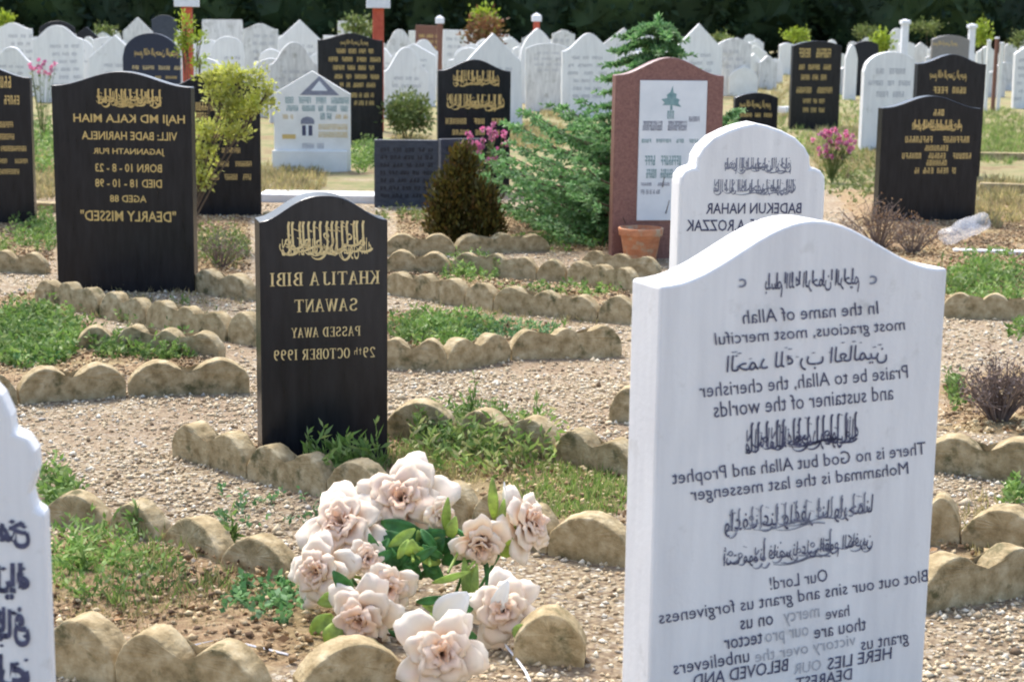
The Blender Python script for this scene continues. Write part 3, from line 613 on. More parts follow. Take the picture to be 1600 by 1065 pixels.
Mr.put(marks(114, 4, 14), 1001, 1090, 217, 223, 'tealink', lift=LF); Mr.put(marks(115, 2, 8), 1006, 1063, 243, 258, 'tealink', lift=LF); Mr.put(marks(116, 2, 7), 1008, 1050, 264, 278, 'tealink', lift=LF)
Mr.put(marks(117, 2, 8), 1000, 1045, 285, 290, 'inkgrey', lift=LF); Mr.put(marks(118, 5, 8), 1000, 1030, 296, 303, 'inkgrey', lift=LF)
Mr.finish()

Nn = stone_px('low black headstone with gold block of script, peeping over the stepped white stone', 1143, 1211, 240, 145, 153, yaw=8, kind='arc', mat='black', t=.08, group=GR_B)
Nn.put(glyphs(BASM, .02), 1156, 1204, 157, 172, 'gold'); Nn.put(marks(120, 3, 12), 1156, 1206, 177, 183, 'gold'); Nn.finish()
O_ = stone_px('tall slim black headstone with six gold lines, standing on grass right of centre', 1229, 1306, 202, 64, 72, yaw=8, kind='arc', mat='black', t=.1, group=GR_B)
for i, (x0, x1, y, h, n) in enumerate(((1248, 1298, 83, 14, 2), (1248, 1298, 105, 8, 3), (1251, 1291, 121, 8, 3), (1244, 1300, 141, 9, 2), (1254, 1288, 158, 7, 3), (1254, 1288, 172, 7, 3))): O_.put(marks(130 + i, n, 2.2 * (x1 - x0) / h), x0, x1, y - h / 2, y + h / 2, 'gold')
O_.finish()
P_ = stone_px('dark plain headstone seen between two others, left of the rounded white one', 1324, 1362, 150, 64, 70, yaw=8, kind='arc', mat='black_matte', t=.1, group=GR_B)
Q_ = stone_px('rounded white marble headstone with curving foot, left of the pair of black stones', 1340, 1428, 238, 81, 112, yaw=9, kind='arch', mat='marble', t=.1, group=GR_W)
Q_.put(marks(140, 2, 6), 1368, 1414, 107, 116, 'inkfade'); Q_.put(marks(141, 3, 10), 1356, 1422, 126, 134, 'inkfade'); Q_.put(marks(142, 2, 5), 1368, 1412, 143, 152, 'inkfade'); Q_.finish()
R_ = stone_px('half hidden black headstone, rear one of the pair of black stones at right', 1422, 1531, 262, 85, 100, yaw=8, D=16.8, kind='ogee', mat='black', t=.1, group=GR_B)
R_.put(glyphs(BASM, .02), 1453, 1510, 110, 128, 'gold'); R_.put(marks(150, 2, 5), 1457, 1509, 136, 146, 'gold'); R_.finish()
S_ = stone_px('black headstone with seven gold rows, front one of the pair at right', 1370, 1529, 348, 150, 169, yaw=9, kind='ogee', mat='black', t=.1, group=GR_B)
for i, (x0, x1, y0, y1, n) in enumerate(((1457, 1475, 171, 181, 1), (1413, 1514, 213, 223, 2), (1444, 1481, 227, 236, 1), (1408, 1517, 239, 248, 3), (1446, 1479, 250, 259, 1), (1428, 1493, 262, 271, 4))):
    S_.put(marks(160 + i, n, (x1 - x0) / (y1 - y0)), x0, x1, y0, y1, 'gold')
S_.put(glyphs(BASM, .02), 1425, 1503, 187, 206, 'gold'); S_.put(thuluth(14, 4, 9, 10, .12), 1425, 1503, 187, 205, 'gold'); S_.finish()
T_ = stone_px('grey brown granite headstone with small gold script, behind the pair of black stones', 1443, 1502, 150, 55, 62, yaw=8, kind='arc', mat='greystone', t=.1)
T_.put(glyphs(BASM, .02), 1458, 1496, 64, 74, 'gold'); T_.finish()

# ------------------------------------------------------------------ white and other stones further back
BACK = [
 (2, 60, 150, 36, 46, 'ogee', 'marble', 'white headstone with worn grey lines, farthest left, behind the cut-off black one', 5),
 (62, 137, 160, 40, 62, 'swell', 'marble', 'broad white headstone with many fine lines above the pink flowers at far left', 8),
 (72, 124, 134, 33, 44, 'arc', 'black_matte', 'dark arched headstone showing as a rim over the broad white one at far left', 0),
 (118, 164, 122, 42, 62, 'gable', 'black_matte', 'dark grey gabled headstone between the white ones at far left', 0),
 (144, 224, 176, 55, 92, 'gable', 'marble', 'white headstone with sloping top just left of the blue-black rounded one', 3),
 (198, 243, 128, 27, 50, 'gable', 'marble_old', 'far white pointed headstone above the blue-black rounded one', 0),
 (243, 281, 122, 24, 32, 'arc', 'slate', 'small bluish grey headstone behind the blue-black rounded one', 0),
 (322, 383, 138, 31, 36, 'flat', 'marble_old', 'flat-topped white headstone right of the first red post', 0),
 (337, 386, 172, 57, 80, 'arch', 'marble', 'white round-topped headstone behind the golden foliage', 2),
 (384, 437, 150, 37, 46, 'ogee', 'marble_old', 'white headstone between the round-topped one and the gabled pair', 4),
 (438, 502, 142, 31, 62, 'gable', 'marble', 'far white headstone with steep gable, behind the paler rounded gable', 3),
 (424, 498, 192, 66, 102, 'swell', 'marble_old', 'pale white headstone with rounded gable, behind the painted gabled stone', 4),
 (531, 577, 122, 33, 40, 'flat', 'marble_old', 'white headstone mostly hidden behind the tall black one by the red post', 0),
 (600, 652, 146, 46, 78, 'swell', 'marble_old', 'white headstone with sloping shoulder right of the second red post', 2),
 (600, 667, 184, 74, 112, 'swell', 'marble', 'white headstone with broken slope, above the round green bush', 4),
 (648, 690, 116, 40, 46, 'flat', 'brownstone', 'dark reddish brown headstone with gold speckled face', 5),
 (690, 728, 126, 47, 51, 'flat', 'marble', 'white square-topped headstone between the brown one and the rusty shrub', 3),
 (727, 815, 202, 52, 98, 'gable', 'marble', 'large white headstone with wide gable, behind the black one with two script bands', 4),
 (812, 865, 162, 44, 86, 'pointed', 'marble', 'white headstone with tall pointed arch, left of the broad white ones', 5),
 (858, 893, 128, 47, 53, 'ogee', 'marble_old', 'far white headstone right of the pointed arch one', 2),
 (875, 957, 184, 52, 80, 'ogee', 'marble', 'broad white headstone with six grey lines, left of the spruce top', 6),
 (936, 1002, 142, 44, 70, 'gable', 'marble_old', 'white gabled headstone behind the spruce branches', 3),
 (1048, 1122, 152, 37, 76, 'gable', 'marble', 'white headstone with steep gable, right of the spruce top', 4),
 (1113, 1166, 150, 60, 70, 'arc', 'marble_old', 'white headstone to the right of the steep gabled one', 3),
 (1150, 1190, 140, 83, 104, 'gable', 'marble_cream', 'small cream house-shaped headstone on the grass', 2),
 (1311, 1330, 156, 70, 92, 'arc', 'marble', 'narrow white headstone between the slim black and the dark plain one', 0),
 (1378, 1402, 100, 44, 54, 'arc', 'marble', 'small white headstone beside the yellow-green shrub', 0),
 (1411, 1443, 112, 66, 78, 'gable', 'marble_old', 'white headstone left of the grey brown granite one', 0),
 (1573, 1642, 170, 70, 84, 'arc', 'marble', 'white headstone with pale lettering, cut off by the right edge', 6)]
for i, (x0, x1, base, top, sh, kd, mt, lab, nl) in enumerate(BACK):
    s_ = stone_px(lab, x0, x1, base, top, sh, yaw=random.uniform(4, 13), kind=kd, mat=mt, t=.1, tilt=random.uniform(-.022, .022), group=(GR_W if 'marble' in mt else None), bev=.008)
    for q in range(nl):
        wq = (x1 - x0) * random.uniform(.25, .38); cx = (x0 + x1) / 2 + 1; yy = sh + 8 + q * (12 if mt != 'brownstone' else 9)
        s_.put(marks(200 + i * 9 + q, 3, 10), cx - wq, cx + wq, yy, yy + 5, 'inkfade' if 'marble' in mt else 'gold')
    s_.finish()
Gs = stone_px('blue-black headstone with rounded top and gold script, behind the large black one at left', 198, 285, 222, 52, 90, yaw=5, kind='arch', mat='blueblack', t=.1, group=GR_B)
Gs.put(glyphs(BASM, .02), 210, 278, 76, 92, 'gold'); Gs.put(marks(180, 4, 12), 206, 282, 103, 109, 'goldpale'); Gs.put(marks(181, 3, 10), 220, 276, 119, 123, 'gold'); Gs.finish()

# far rows under the trees
ORD = ['first', 'second', 'third', 'fourth', 'fifth', 'sixth', 'seventh', 'eighth', 'ninth', 'tenth', 'eleventh', 'twelfth', 'thirteenth', 'fourteenth', 'fifteenth', 'sixteenth', 'seventeenth',
       'eighteenth', 'nineteenth', 'twentieth', '21st', '22nd', '23rd', '24th', '25th', '26th', '27th', '28th', '29th', '30th', '31st', '32nd', '33rd', '34th', '35th', '36th', '37th', '38th', '39th', '40th']
OCC = [o.location.copy() for o in SC.objects if o.name.startswith('headstone')]
for ri, Yr in enumerate((25.5, 28.5, 31.5, 34.0)):
    x = -.30 * Yr + random.uniform(0, .6); k = 0
    while x < (.105 if ri else .04) * Yr:
        w = random.uniform(.52, .74); p_ = Vector((x, Yr + random.uniform(-.7, .7), 0)); kd = random.choice(['ogee', 'gable', 'swell', 'arc', 'pointed', 'tablet', 'notched']); h = random.uniform(.78, 1.08); ds = .08 if kd == 'arc' else .2
        if all((p_ - q).length > .95 for q in OCC) and not (1.2 < x < 3.4 and ri < 2):
            s_ = Stone('white %s headstone, %s from left in packed row %s behind the black ones' % ({'gable': 'gabled', 'pointed': 'pointed', 'notched': 'shouldered', 'tablet': 'stepped'}.get(kd, 'curved'), ORD[k], ('one', 'two', 'three', 'four')[ri]),
                  p_, random.uniform(-.1, .3), w, h - ds, h, t=.1, kind=kd, mat=random.choice(['marble', 'marble_old', 'marble']), group='packed white headstones behind the black ones', bev=.01, lean=random.uniform(-.03, .03), tilt=random.uniform(-.035, .035))
            for q in range(random.randint(2, 5)): wq = random.uniform(.25, .38) * w; zt = h - ds - .06 - q * .09; s_.put_local(marks(900 + k * 11 + q + ri * 97, 3, 10), -wq, wq, zt - .035, zt, 'inkfade')
            k += 1
        x += w + random.uniform(.15, .6)
for ri in range(9):
    Yr = 35.5 + ri * 3.6 + (ri > 5) * 2; x = -.30 * Yr + random.uniform(0, 1); k = 0
    while x < .31 * Yr:
        w = random.uniform(.36, .66); h = random.uniform(.55, 1.02) * (1 if ri else .85)
        kd = random.choice(['ogee', 'gable', 'arc', 'arch', 'swell', 'flat', 'pointed', 'notched', 'ogee', 'tablet']); ds = {'gable': .2, 'arch': .22, 'ogee': .14, 'swell': .18, 'pointed': .24, 'notched': .26, 'tablet': .2}.get(kd, .06)
        if random.random() < (.72 if ri > 1 else (.6 if x > 3.5 else .35)):
            dark = random.random() < .06
            Stone('small %s %s headstone, %s from left in the %s far row from the front' % ('dark' if dark else 'white', {'gable': 'gabled', 'arch': 'rounded', 'flat': 'square', 'pointed': 'pointed', 'notched': 'shouldered', 'tablet': 'stepped'}.get(kd, 'curved'), ORD[k], ORD[ri]),
                  Vector((x, Yr + random.uniform(-1.2, 1.2), 0)), random.uniform(-.15, .35), w, h - ds, h, t=.1, kind=kd, mat='black_matte' if dark else random.choice(['marble', 'marble_old', 'marble', 'marble_cream']),
                  group='distant small headstones in the far rows', bev=.012, lean=random.uniform(-.03, .03), tilt=random.uniform(-.035, .035))
            k += 1
        x += w + random.uniform(.12, .7)

# ------------------------------------------------------------------ red posts with white caps, white pillars
def post(label, px, cap_top, cap_bot, w_px, cap_w, Y, mat='redpaint'):
    g = at(px, 60, Y); r = empty('marker_post', (g.x, Y, 0), .1, label, 'post', 'marker posts among the graves')
    zt, zc = at(px, cap_top, Y).z, at(px, cap_bot, Y).z; h = w_px * mpp(Y) / 2; c = cap_w * mpp(Y) / 2
    V, F_ = [], []; box(V, F_, -h, h, -h, h, -.1, zc); bevel(mesh_obj('shaft', V, F_, mat, r), .006)
    V, F_ = [], []; box(V, F_, -c, c, -c, c, zc, zt - (zt - zc) * .35); b0 = len(V)
    V += [(-c, -c, zt - (zt - zc) * .35 + .002), (c, -c, zt - (zt - zc) * .35 + .002), (c, c, zt - (zt - zc) * .35 + .002), (-c, c, zt - (zt - zc) * .35 + .002), (0, 0, zt)]
    F_ += [(b0, b0 + 1, b0 + 4), (b0 + 1, b0 + 2, b0 + 4), (b0 + 2, b0 + 3, b0 + 4), (b0 + 3, b0, b0 + 4)]
    bevel(mesh_obj('cap', V, F_, 'whitepaint', r), .004)
post('red wooden post with white block cap, left one beside the golden sprigs', 293, -14, 11, 16, 36, 17.5)
post('red wooden post with white block cap, behind the tall black headstone', 591, -12, 13, 17, 36, 22.5)
post('short brown post with small white cap, beside the reddish brown headstone', 687, 24, 37, 8, 13, 36, 'brownstone')
post('small red post with white cap, behind the pointed white headstone', 838, 20, 34, 9, 14, 36)
post('slim white pillar with cap near the right end of the far rows', 1413, 30, 38, 10, 14, 40, 'whitepaint')
post('slim white pillar with cap, farthest right before the dark trees', 1518, 37, 44, 9, 13, 40, 'whitepaint')
for i, (px, t0) in enumerate(((1546, 62), (1558, 58), (1566, 66))):
    post('weathered wooden stake, %s of three beside the white headstone cut off at right' % ('left', 'middle', 'right')[i], px, t0, t0 + 3, 5, 6, 30, 'marble_cream' if i != 1 else 'brownstone')

# ------------------------------------------------------------------ scalloped concrete edging, a block of three scallops at a time
RTX = bpy.data.textures.new('rough', 'CLOUDS'); RTX.noise_scale = .028; RTX.noise_depth = 3
SW, KH, KV, KT = .19, .134, .056, .07
def edging_mesh(n, seed):
    r = random.Random(seed); V, F_ = [], []; per = 16; out = [(0.002, -.06)]
    for s in range(n):
        hh = KH + r.uniform(-.006, .006)
        for i in range(per + (1 if s == n - 1 else 0)):
            q = i / per; out.append((.002 + (n * SW - .006) * (s + q) / n, KV + (hh - KV) * math.sin(math.pi * q) ** .72 + r.uniform(-.0008, .0008)))
    out.append((n * SW - .004, -.06)); m_ = len(out)
    V = [(x, 0, z) for x, z in out] + [(x, KT, z) for x, z in out]
    F_ = [tuple(range(m_))[::-1], tuple(range(m_, 2 * m_))] + [(i, (i + 1) % m_, m_ + (i + 1) % m_, m_ + i) for i in range(m_)]
    me = bpy.data.meshes.new('edging_block'); me.from_pydata(V, [], F_); me.update(); me.materials.append(MT['concrete']); me.polygons.foreach_set('use_smooth', [False, False] + [1 < i < m_ - 2 for i in range(m_)])
    return me
EM = {(n, s): edging_mesh(n, s * 7 + n) for n in (1, 2, 3) for s in range(4)}
def edging(desc, pts, sink=0.0):
    P = [G(x, y) for x, y in pts]; k = 0
    for i in range(len(P) - 1):
        a, b = P[i], P[i + 1]; d = (b - a); Ln = d.length; d.normalize(); nsc = max(1, round(Ln / SW)); nsc0 = nsc; s = 0; ang = math.atan2(d.y, d.x)
        while nsc > 0:
            n = min(3, nsc); o = bpy.data.objects.new('edging_block', EM[(n, random.randrange(4))]); COL.objects.link(o)
            q = a + d * s; o.location = (q.x, q.y, random.uniform(-.012, .006) - sink); o.rotation_euler = (random.uniform(-.09, .09), random.uniform(-.03, .03), ang + random.uniform(-.02, .02))
            o.scale.x = Ln / (nsc0 * SW); bevel(o, .006, 2, 50); sf = o.modifiers.new('sub', 'SUBSURF'); sf.subdivision_type = 'SIMPLE'; sf.levels = sf.render_levels = 2 if a.y < 8 else 1; dm = o.modifiers.new('rough', 'DISPLACE'); dm.texture = RTX; dm.texture_coords = 'GLOBAL'; dm.strength = .0075; dm.mid_level = .5
            tag(o, 'scalloped edging block, %s from left %s' % (ORD[k], desc), 'edging block', 'scalloped edging blocks round the graves'); k += 1
            s += n * SW * Ln / (max(1, round(Ln / SW)) * SW); nsc -= n
edging('in the row left of the small black headstone', [(-60, 642), (30, 632), (200, 620), (392, 612)])
edging('in the row right of the small black headstone', [(588, 578), (700, 582), (800, 566), (975, 556)])
edging('in the row in front of the large black headstone', [(53, 475), (226, 510), (400, 542)])
edging('in the middle row between black and white headstones', [(598, 458), (770, 486), (990, 510)])
edging('along the front of the small black headstone', [(268, 714), (385, 750), (510, 780), (600, 798), (735, 832), (854, 868), (985, 890)])
edging('behind the weeds right of the small black headstone', [(600, 688), (712, 694), (866, 724), (985, 754)])
edging('at the bottom left corner of the picture', [(66, 1050), (180, 1078), (400, 1128)])
edging('under the rose wreath at the bottom', [(470, 1104), (640, 1078)])
edging('right of the rose wreath at the bottom', [(800, 1036), (915, 1042)])
edging('at the back of the weedy grave at bottom left', [(60, 822), (168, 830), (250, 846), (340, 882), (450, 906)], .045)
edging('in the thin row above the middle row', [(600, 427), (704, 430), (884, 442), (990, 460)])
edging('under the bronze conifer', [(600, 399), (712, 400), (860, 394)])
edging('beside the terracotta pot', [(905, 424), (1028, 434)])
edging('behind the large black headstone', [(300, 456), (388, 472)])
edging('half covered by the left weed patch', [(120, 552), (180, 550), (345, 562)], .02)
edging('right of the tall white headstone, upper row', [(1440, 738), (1640, 758)])
edging('right of the tall white headstone, middle row', [(1440, 852), (1500, 858), (1640, 884)])
edging('right of the tall white headstone, lowest row', [(1440, 962), (1640, 922)])
edging('below the right weed patch', [(1470, 496), (1640, 506)])
edging('peeping out left of the tall white headstone', [(950, 658), (1010, 662)])
edging('left of the large black headstone, by the edge', [(-20, 426), (72, 430)])

def kerb(label, p0, p1, h=.1, t=.12, mat='white_kerb'):
    a, b = G(*p0), G(*p1); d = b - a; V, F_ = [], []; box(V, F_, 0, d.length, 0, t, -.05, h)
    o = mesh_obj('kerb_stone', V, F_, mat, None, (a.x, a.y, 0)); o.rotation_euler.z = math.atan2(d.y, d.x); bevel(o, .006); tag(o, label, 'kerb stone', 'marble and concrete kerb stones')
kerb('long white marble kerb stone behind the small black headstone', (404, 315), (592, 318), .06, .35)
kerb('white marble kerb stone at the right edge by the plastic cover', (1490, 397), (1650, 401), .03, .07)
kerb('low concrete kerb on the grass, left of the slate tablets', (410, 342), (585, 348), .05, .10, 'concrete')
kerb('low concrete kerb behind the right edge weeds', (1530, 300), (1640, 304), .08, .10, 'concrete')
kerb('low concrete kerb at the far right beyond the white headstone', (1530, 250), (1640, 252), .08, .12, 'concrete')
kerb('low concrete kerb beside the rounded white headstone', (1215, 176), (1228, 177), .1, .5, 'white_kerb')
kerb('low concrete kerb left behind the big black headstone', (-20, 330), (84, 335), .08, .12, 'concrete')

# ------------------------------------------------------------------ foliage builders
def unit(A_): return A_ / np.maximum(np.linalg.norm(A_, axis=1, keepdims=True), 1e-9)
def leafquads(B_, D0, l, w, fold=.15):
    n = len(B_); D0 = unit(D0); S0 = unit(np.cross(D0, RNG.normal(0, 1, (n, 3)) + np.array([0, 0, .6]))); Nn_ = np.cross(S0, D0)
    l = np.broadcast_to(l, (n,))[:, None]; w = np.broadcast_to(w, (n,))[:, None]
    V = np.stack([B_, B_ + D0 * l * .45 + S0 * w / 2 + Nn_ * w * fold, B_ + D0 * l, B_ + D0 * l * .45 - S0 * w / 2 + Nn_ * w * fold], 1).reshape(-1, 3)
    F_ = np.arange(n * 4).reshape(-1, 4); return V, F_
class Leaves:
    def __init__(s): s.V, s.F, s.n = [], [], 0
    def add(s, VF): s.V.append(VF[0]); s.F.append(VF[1] + s.n); s.n += len(VF[0])
    def build(s, name, mat, parent=None): return np_obj(name, np.concatenate(s.V), np.concatenate(s.F), mat, parent)
def inball(n): 
    d = unit(RNG.normal(0, 1, (n, 3))); return d * (RNG.random((n, 1)) ** .45), d
def blob_plant(name, label, cat, base_px, blobs, Y, mat, leaf, n, group=None, up=.5, depth=.8, stems=True, clump=9, base_y=None):
    """blobs: (px, py, rx, ry) lobes of the crown in picture units at distance Y"""
    s = mpp(Y); g = at(base_px, 200, Y); root = empty(name, (g.x, Y, 0), 0, label, cat, group); L_ = Leaves(); tot = sum(b[2] * b[3] for b in blobs); o0 = np.array((g.x, Y, 0)); V, F_ = [], []
    for (px, py, rx, ry) in blobs:
        c = np.array(at(px, py, Y)) - o0; k = max(20, int(n * rx * ry / tot)); nc = max(3, k // clump)
        P, d = inball(nc); R = np.array([rx * s, min(rx, ry) * s * depth * 1.1, ry * s]); cc = c + P * R
        j = RNG.integers(0, nc, k); b = cc[j] + RNG.normal(0, 1, (k, 3)) * leaf * .7; b[:, 2] = np.maximum(b[:, 2], .01)
        dd = d[j] * .8 + RNG.normal(0, .6, (k, 3)) + np.array([0, 0, up]); L_.add(leafquads(b, dd, leaf * RNG.uniform(.7, 1.3, k), leaf * .5))
        if stems:
            mid = Vector(c * .5) + Vector((random.uniform(-.03, .03), 0, 0)); tube(V, F_, [(0, 0, -.05), mid, Vector(c)], [leaf * .12 + .002, leaf * .09 + .002, .002], 5)
            for q in range(4):
                e = Vector(c + (P[q % nc] * R) * .8); tube(V, F_, [mid.lerp(Vector(c), .6), e], [.005, .002], 4)
    L_.build('foliage', mat, root)
    if V: mesh_obj('stems', V, F_, 'bark', root)
    return root

blob_plant('golden_shrub', 'golden yellow conifer shrub leaning over the black headstone right of the large one', 'shrub', 270,
           [(376, 120, 40, 13), (336, 128, 26, 10), (404, 160, 26, 17), (366, 172, 30, 12), (335, 205, 34, 13), (372, 208, 24, 9), (318, 240, 18, 16), (314, 278, 14, 20), (420, 142, 8, 9), (350, 150, 30, 9)], 10.9, 'golden', .034, 3300, up=.4, clump=18, depth=.6)
blob_plant('golden_sprigs', 'thin lime green sprigs growing up the left red post', 'shrub', 300, [(290, 40, 6, 16), (292, 60, 13, 12), (310, 60, 9, 9), (312, 97, 12, 8), (286, 78, 7, 12)], 16.6, 'limegreen', .045, 500, up=.6)
blob_plant('bronze_conifer', 'dwarf bronze green conifer with two lobes beside the slate tablets', 'conifer', 722,
           [(722, 262, 18, 34), (704, 300, 26, 36), (700, 345, 32, 36), (754, 325, 22, 34), (754, 355, 26, 26), (722, 366, 30, 16)], 11.0, 'dwarf', .04, 8500, up=1.5, clump=14)
blob_plant('round_bush', 'round grey-green bush under the white headstones, right of the tall black one', 'bush', 636, [(636, 176, 34, 28), (620, 182, 20, 20), (655, 180, 20, 22)], 20.5, 'bush', .06, 1800, up=.3)
blob_plant('rusty_shrub', 'rust and green conical shrub among the far white headstones', 'shrub', 757, [(757, 46, 24, 20), (745, 62, 18, 16), (768, 60, 16, 18)], 36, 'rusty', .11, 900)
blob_plant('green_top_shrub', 'bright green shrub top behind the rusty one', 'shrub', 760, [(760, 28, 18, 9)], 37, 'limegreen', .11, 300)
for i, (bx, by, rx, ry, Y, lab) in enumerate(((1245, 57, 22, 7, 46, 'low yellow-green shrub above the slim black headstone'), (1378, 66, 13, 13, 38, 'yellow-green shrub beside the small white headstone at right'),
        (1534, 52, 8, 19, 41, 'narrow lime cypress beside the farthest white pillar'), (1446, 43, 30, 10, 60, 'mid green shrub in front of the dark trees at right'), (1352, 50, 18, 9, 60, 'dull green shrub left of the slim white pillar'),
        (555, 40, 22, 10, 34, 'pale grey-green shrub above the tall black headstone'), (6, 32, 10, 8, 45, 'small bright green shrub in the far left corner'), (165, 50, 14, 9, 50, 'olive shrub between the far left headstones'),
        (1125, 66, 10, 8, 40, 'small dark shrub in the far white rows'), (1600, 62, 18, 10, 50, 'green shrub at the far right edge'))):
    blob_plant('shrub', lab, 'shrub', bx, [(bx, by, rx, ry)], Y, ['limegreen', 'limegreen', 'limegreen', 'bush', 'bush', 'bush', 'limegreen', 'bush', 'bush', 'bush'][i], .1, 420, group='small shrubs among the far rows', stems=True)

# spruce behind the red granite stone
def spruce():
    Y0 = 11.75; g = at(1022, 300, Y0); root = empty('spruce_tree', (g.x, Y0, 0), 0, 'young blue-green spruce spreading behind the red granite headstone', 'tree'); Ht = at(1028, 24, Y0).z
    V, F_ = [], []; tube(V, F_, [(0, 0, -.1), (.01, 0, .6), (0, .01, Ht - .05)], [.035, .024, .006], 7); L_ = Leaves(); BV, BF = [], []
    for wi in range(18):
        z = .05 + (Ht - .12) * (wi / 17.0) ** 1.25; nb = 9 if wi < 12 else 7
        for b in range(nb):
            a = 6.283 * (b + .5 * (wi % 2)) / nb + random.uniform(-.18, .18); zf = z / Ht; Ln = (1.22 if zf < .26 else 1.22 - (zf - .26) * 2.75 if zf < .55 else .42 - (zf - .55) * .55) * random.uniform(.8, 1.06) + .03
            if math.cos(a) > .2: Ln *= .7
            ln = 14; pts = []
            for i in range(ln + 1):
                q = i / ln; pts.append(Vector((math.cos(a) * Ln * q, math.sin(a) * Ln * q, z + Ln * (.16 * q - .30 * q * (1 - q) - (.10 if z < .5 else .0) * q) + (.10 if zf < .5 else -.12) * q * q)))
            tube(BV, BF, pts[::2], [.012 * (1 - i / 8.5) for i in range(len(pts[::2]))], 4)
            d = Vector((math.cos(a), math.sin(a), .05)); sd_ = Vector((-math.sin(a), math.cos(a), 0)); seg = []
            for i in range(2, ln + 1):
                q = i / ln
                for sg in (-1, 1):
                    tl = (.30 * (1 - q) + .07) * min(1, Ln) * random.uniform(.7, 1.1)
                    seg.append((pts[i], (d * .75 + sd_ * sg * .8 + Vector((0, 0, random.uniform(-.12, .12)))).normalized(), tl))
            seg.append((pts[-1], d, .08)); 
            for (p0, dr, tl) in seg:
                nn = int(8 + tl * 120); tt = RNG.random(nn)[:, None]; B_ = np.array(p0)[None] + np.array(dr)[None] * tt * tl
                D0 = np.array(dr)[None] * .9 + RNG.normal(0, .55, (nn, 3)) + np.array([0, 0, .15]); L_.add(leafquads(B_, D0, .042, .016, .1))
    nn = 90; tt = RNG.random(nn)[:, None]; L_.add(leafquads(np.array([[0, 0, Ht - .16]]) + tt * np.array([[0, 0, .15]]), RNG.normal(0, .6, (nn, 3)) + np.array([0, 0, .8]), .05, .014))
    mesh_obj('trunk', V, F_, 'bark', root); mesh_obj('branches', BV, BF, 'bark', root)
    # keep the branches off the red stone in front
    Vv = np.concatenate(L_.V); f = np.concatenate(L_.F); lim = -.62; cen = Vv[f].mean(1); keep = ~((cen[:, 1] < lim) & (cen[:, 0] > -.42)); np_obj('needles', Vv, f[keep], 'spruce', root)
spruce()

# dry twiggy shrubs
def twiggy(label, px, base, rx, ry, n, extra=None, name='dry_shrub'):
    g = G(px, base); Y0 = g.y; s = mpp(Y0); root = empty(name, (g.x, Y0, 0), 0, label, 'shrub', 'dry twiggy shrubs'); V, F_ = [], []; r = random.Random(px); tips = []
    for i in range(n):
        a = r.uniform(-1, 1); h = r.uniform(.5, 1) * ry * s * 2; e = Vector((a * rx * s, r.uniform(-1, 1) * rx * s * .7, h * (1 - .4 * abs(a)))); p0 = Vector((a * .02, r.uniform(-.02, .02), 0))
        m1 = p0.lerp(e, .5) + Vector((r.uniform(-.02, .02), r.uniform(-.02, .02), .02)); tube(V, F_, [p0, m1, e], [.0035, .0025, .001], 3)
        for q in range(4):
            st = m1.lerp(e, r.uniform(0, .9)); en = st + Vector((r.uniform(-.06, .06), r.uniform(-.06, .06), r.uniform(-.02, .06))); tube(V, F_, [st, en], [.0018, .0008], 3); tips.append(en)
    mesh_obj('twigs', V, F_, 'twig', root)
    T = np.array([tuple(q) for q in tips]); k = len(T) * 2; B_ = T[RNG.integers(0, len(T), k)]; L_ = Leaves(); L_.add(leafquads(B_, RNG.normal(0, 1, (k, 3)), .014, .008)); L_.build('dead_leaves', extra or 'deadleaf', root)
twiggy('dry purplish brown twiggy shrub at the right edge beside the tall white headstone', 1560, 662, 62, 62, 90, 'twig')
twiggy('dry grey twiggy shrub in front of the black stones at right', 1372, 392, 66, 46, 80)
twiggy('small dry twiggy shrub left of the plastic cover', 1425, 398, 40, 36, 40)
twiggy('sparse brown twiggy stems below the golden shrub', 345, 420, 40, 40, 36, 'weed')

# ------------------------------------------------------------------ weeds, grass tufts
def area_pts(px, py, rx, ry, n):
    a = RNG.random(n) * 6.283; r = RNG.random(n) ** .6; out = []
    for q in range(n):
        g = G(px + math.cos(a[q]) * r[q] * rx, max(70, py + math.sin(a[q]) * r[q] * ry)); out.append((g.x, g.y, 0))
    return np.array(out)
def weeds(label, px, py, rx, ry, n, h, mat='weed', leaf=.03, wid=.45, nl=9):
    C0 = area_pts(px, py, rx, ry, n); L_ = Leaves()
    for c in C0:
        k = RNG.integers(nl // 2, nl + 4); hh = h * RNG.uniform(.3, 1.1); tz = RNG.random(k)
        lean = RNG.normal(0, .25, 2); B_ = np.stack([c[0] + lean[0] * hh * tz + RNG.normal(0, .006, k), c[1] + lean[1] * hh * tz + RNG.normal(0, .006, k), tz * hh], 1)
        D0 = RNG.normal(0, 1, (k, 3)); D0[:, 2] = np.abs(D0[:, 2]) * .5 + .45; L_.add(leafquads(B_, D0, leaf * RNG.uniform(.6, 1.25, k), leaf * wid))
    return tag(L_.build('weeds', mat), label, 'weeds', kind='stuff')
def grass(label, px, py, rx, ry, n, h, mat='grass', w=.005):
    C0 = area_pts(px, py, rx, ry, n); L_ = Leaves(); k = 7
    B_ = np.repeat(C0, k, 0) + np.concatenate([RNG.normal(0, .012, (n * k, 2)), np.zeros((n * k, 1))], 1); D0 = RNG.normal(0, .45, (n * k, 3)); D0[:, 2] = 1
    L_.add(leafquads(B_, D0, h * RNG.uniform(.4, 1.15, n * k), w, .3)); return tag(L_.build('grass', mat), label, 'grass', kind='stuff')
weeds('leafy green weeds between the two black stones at far left', 62, 368, 42, 30, 210, .10)
weeds('thick leafy weeds inside the left grave edging', 50, 535, 78, 48, 620, .10, 'weed', .032)
weeds('bluish clover among the left weed patch', 40, 545, 80, 40, 200, .06, 'weed_blue', .025)
weeds('green weeds over the half covered left edging', 225, 552, 100, 18, 240, .08)
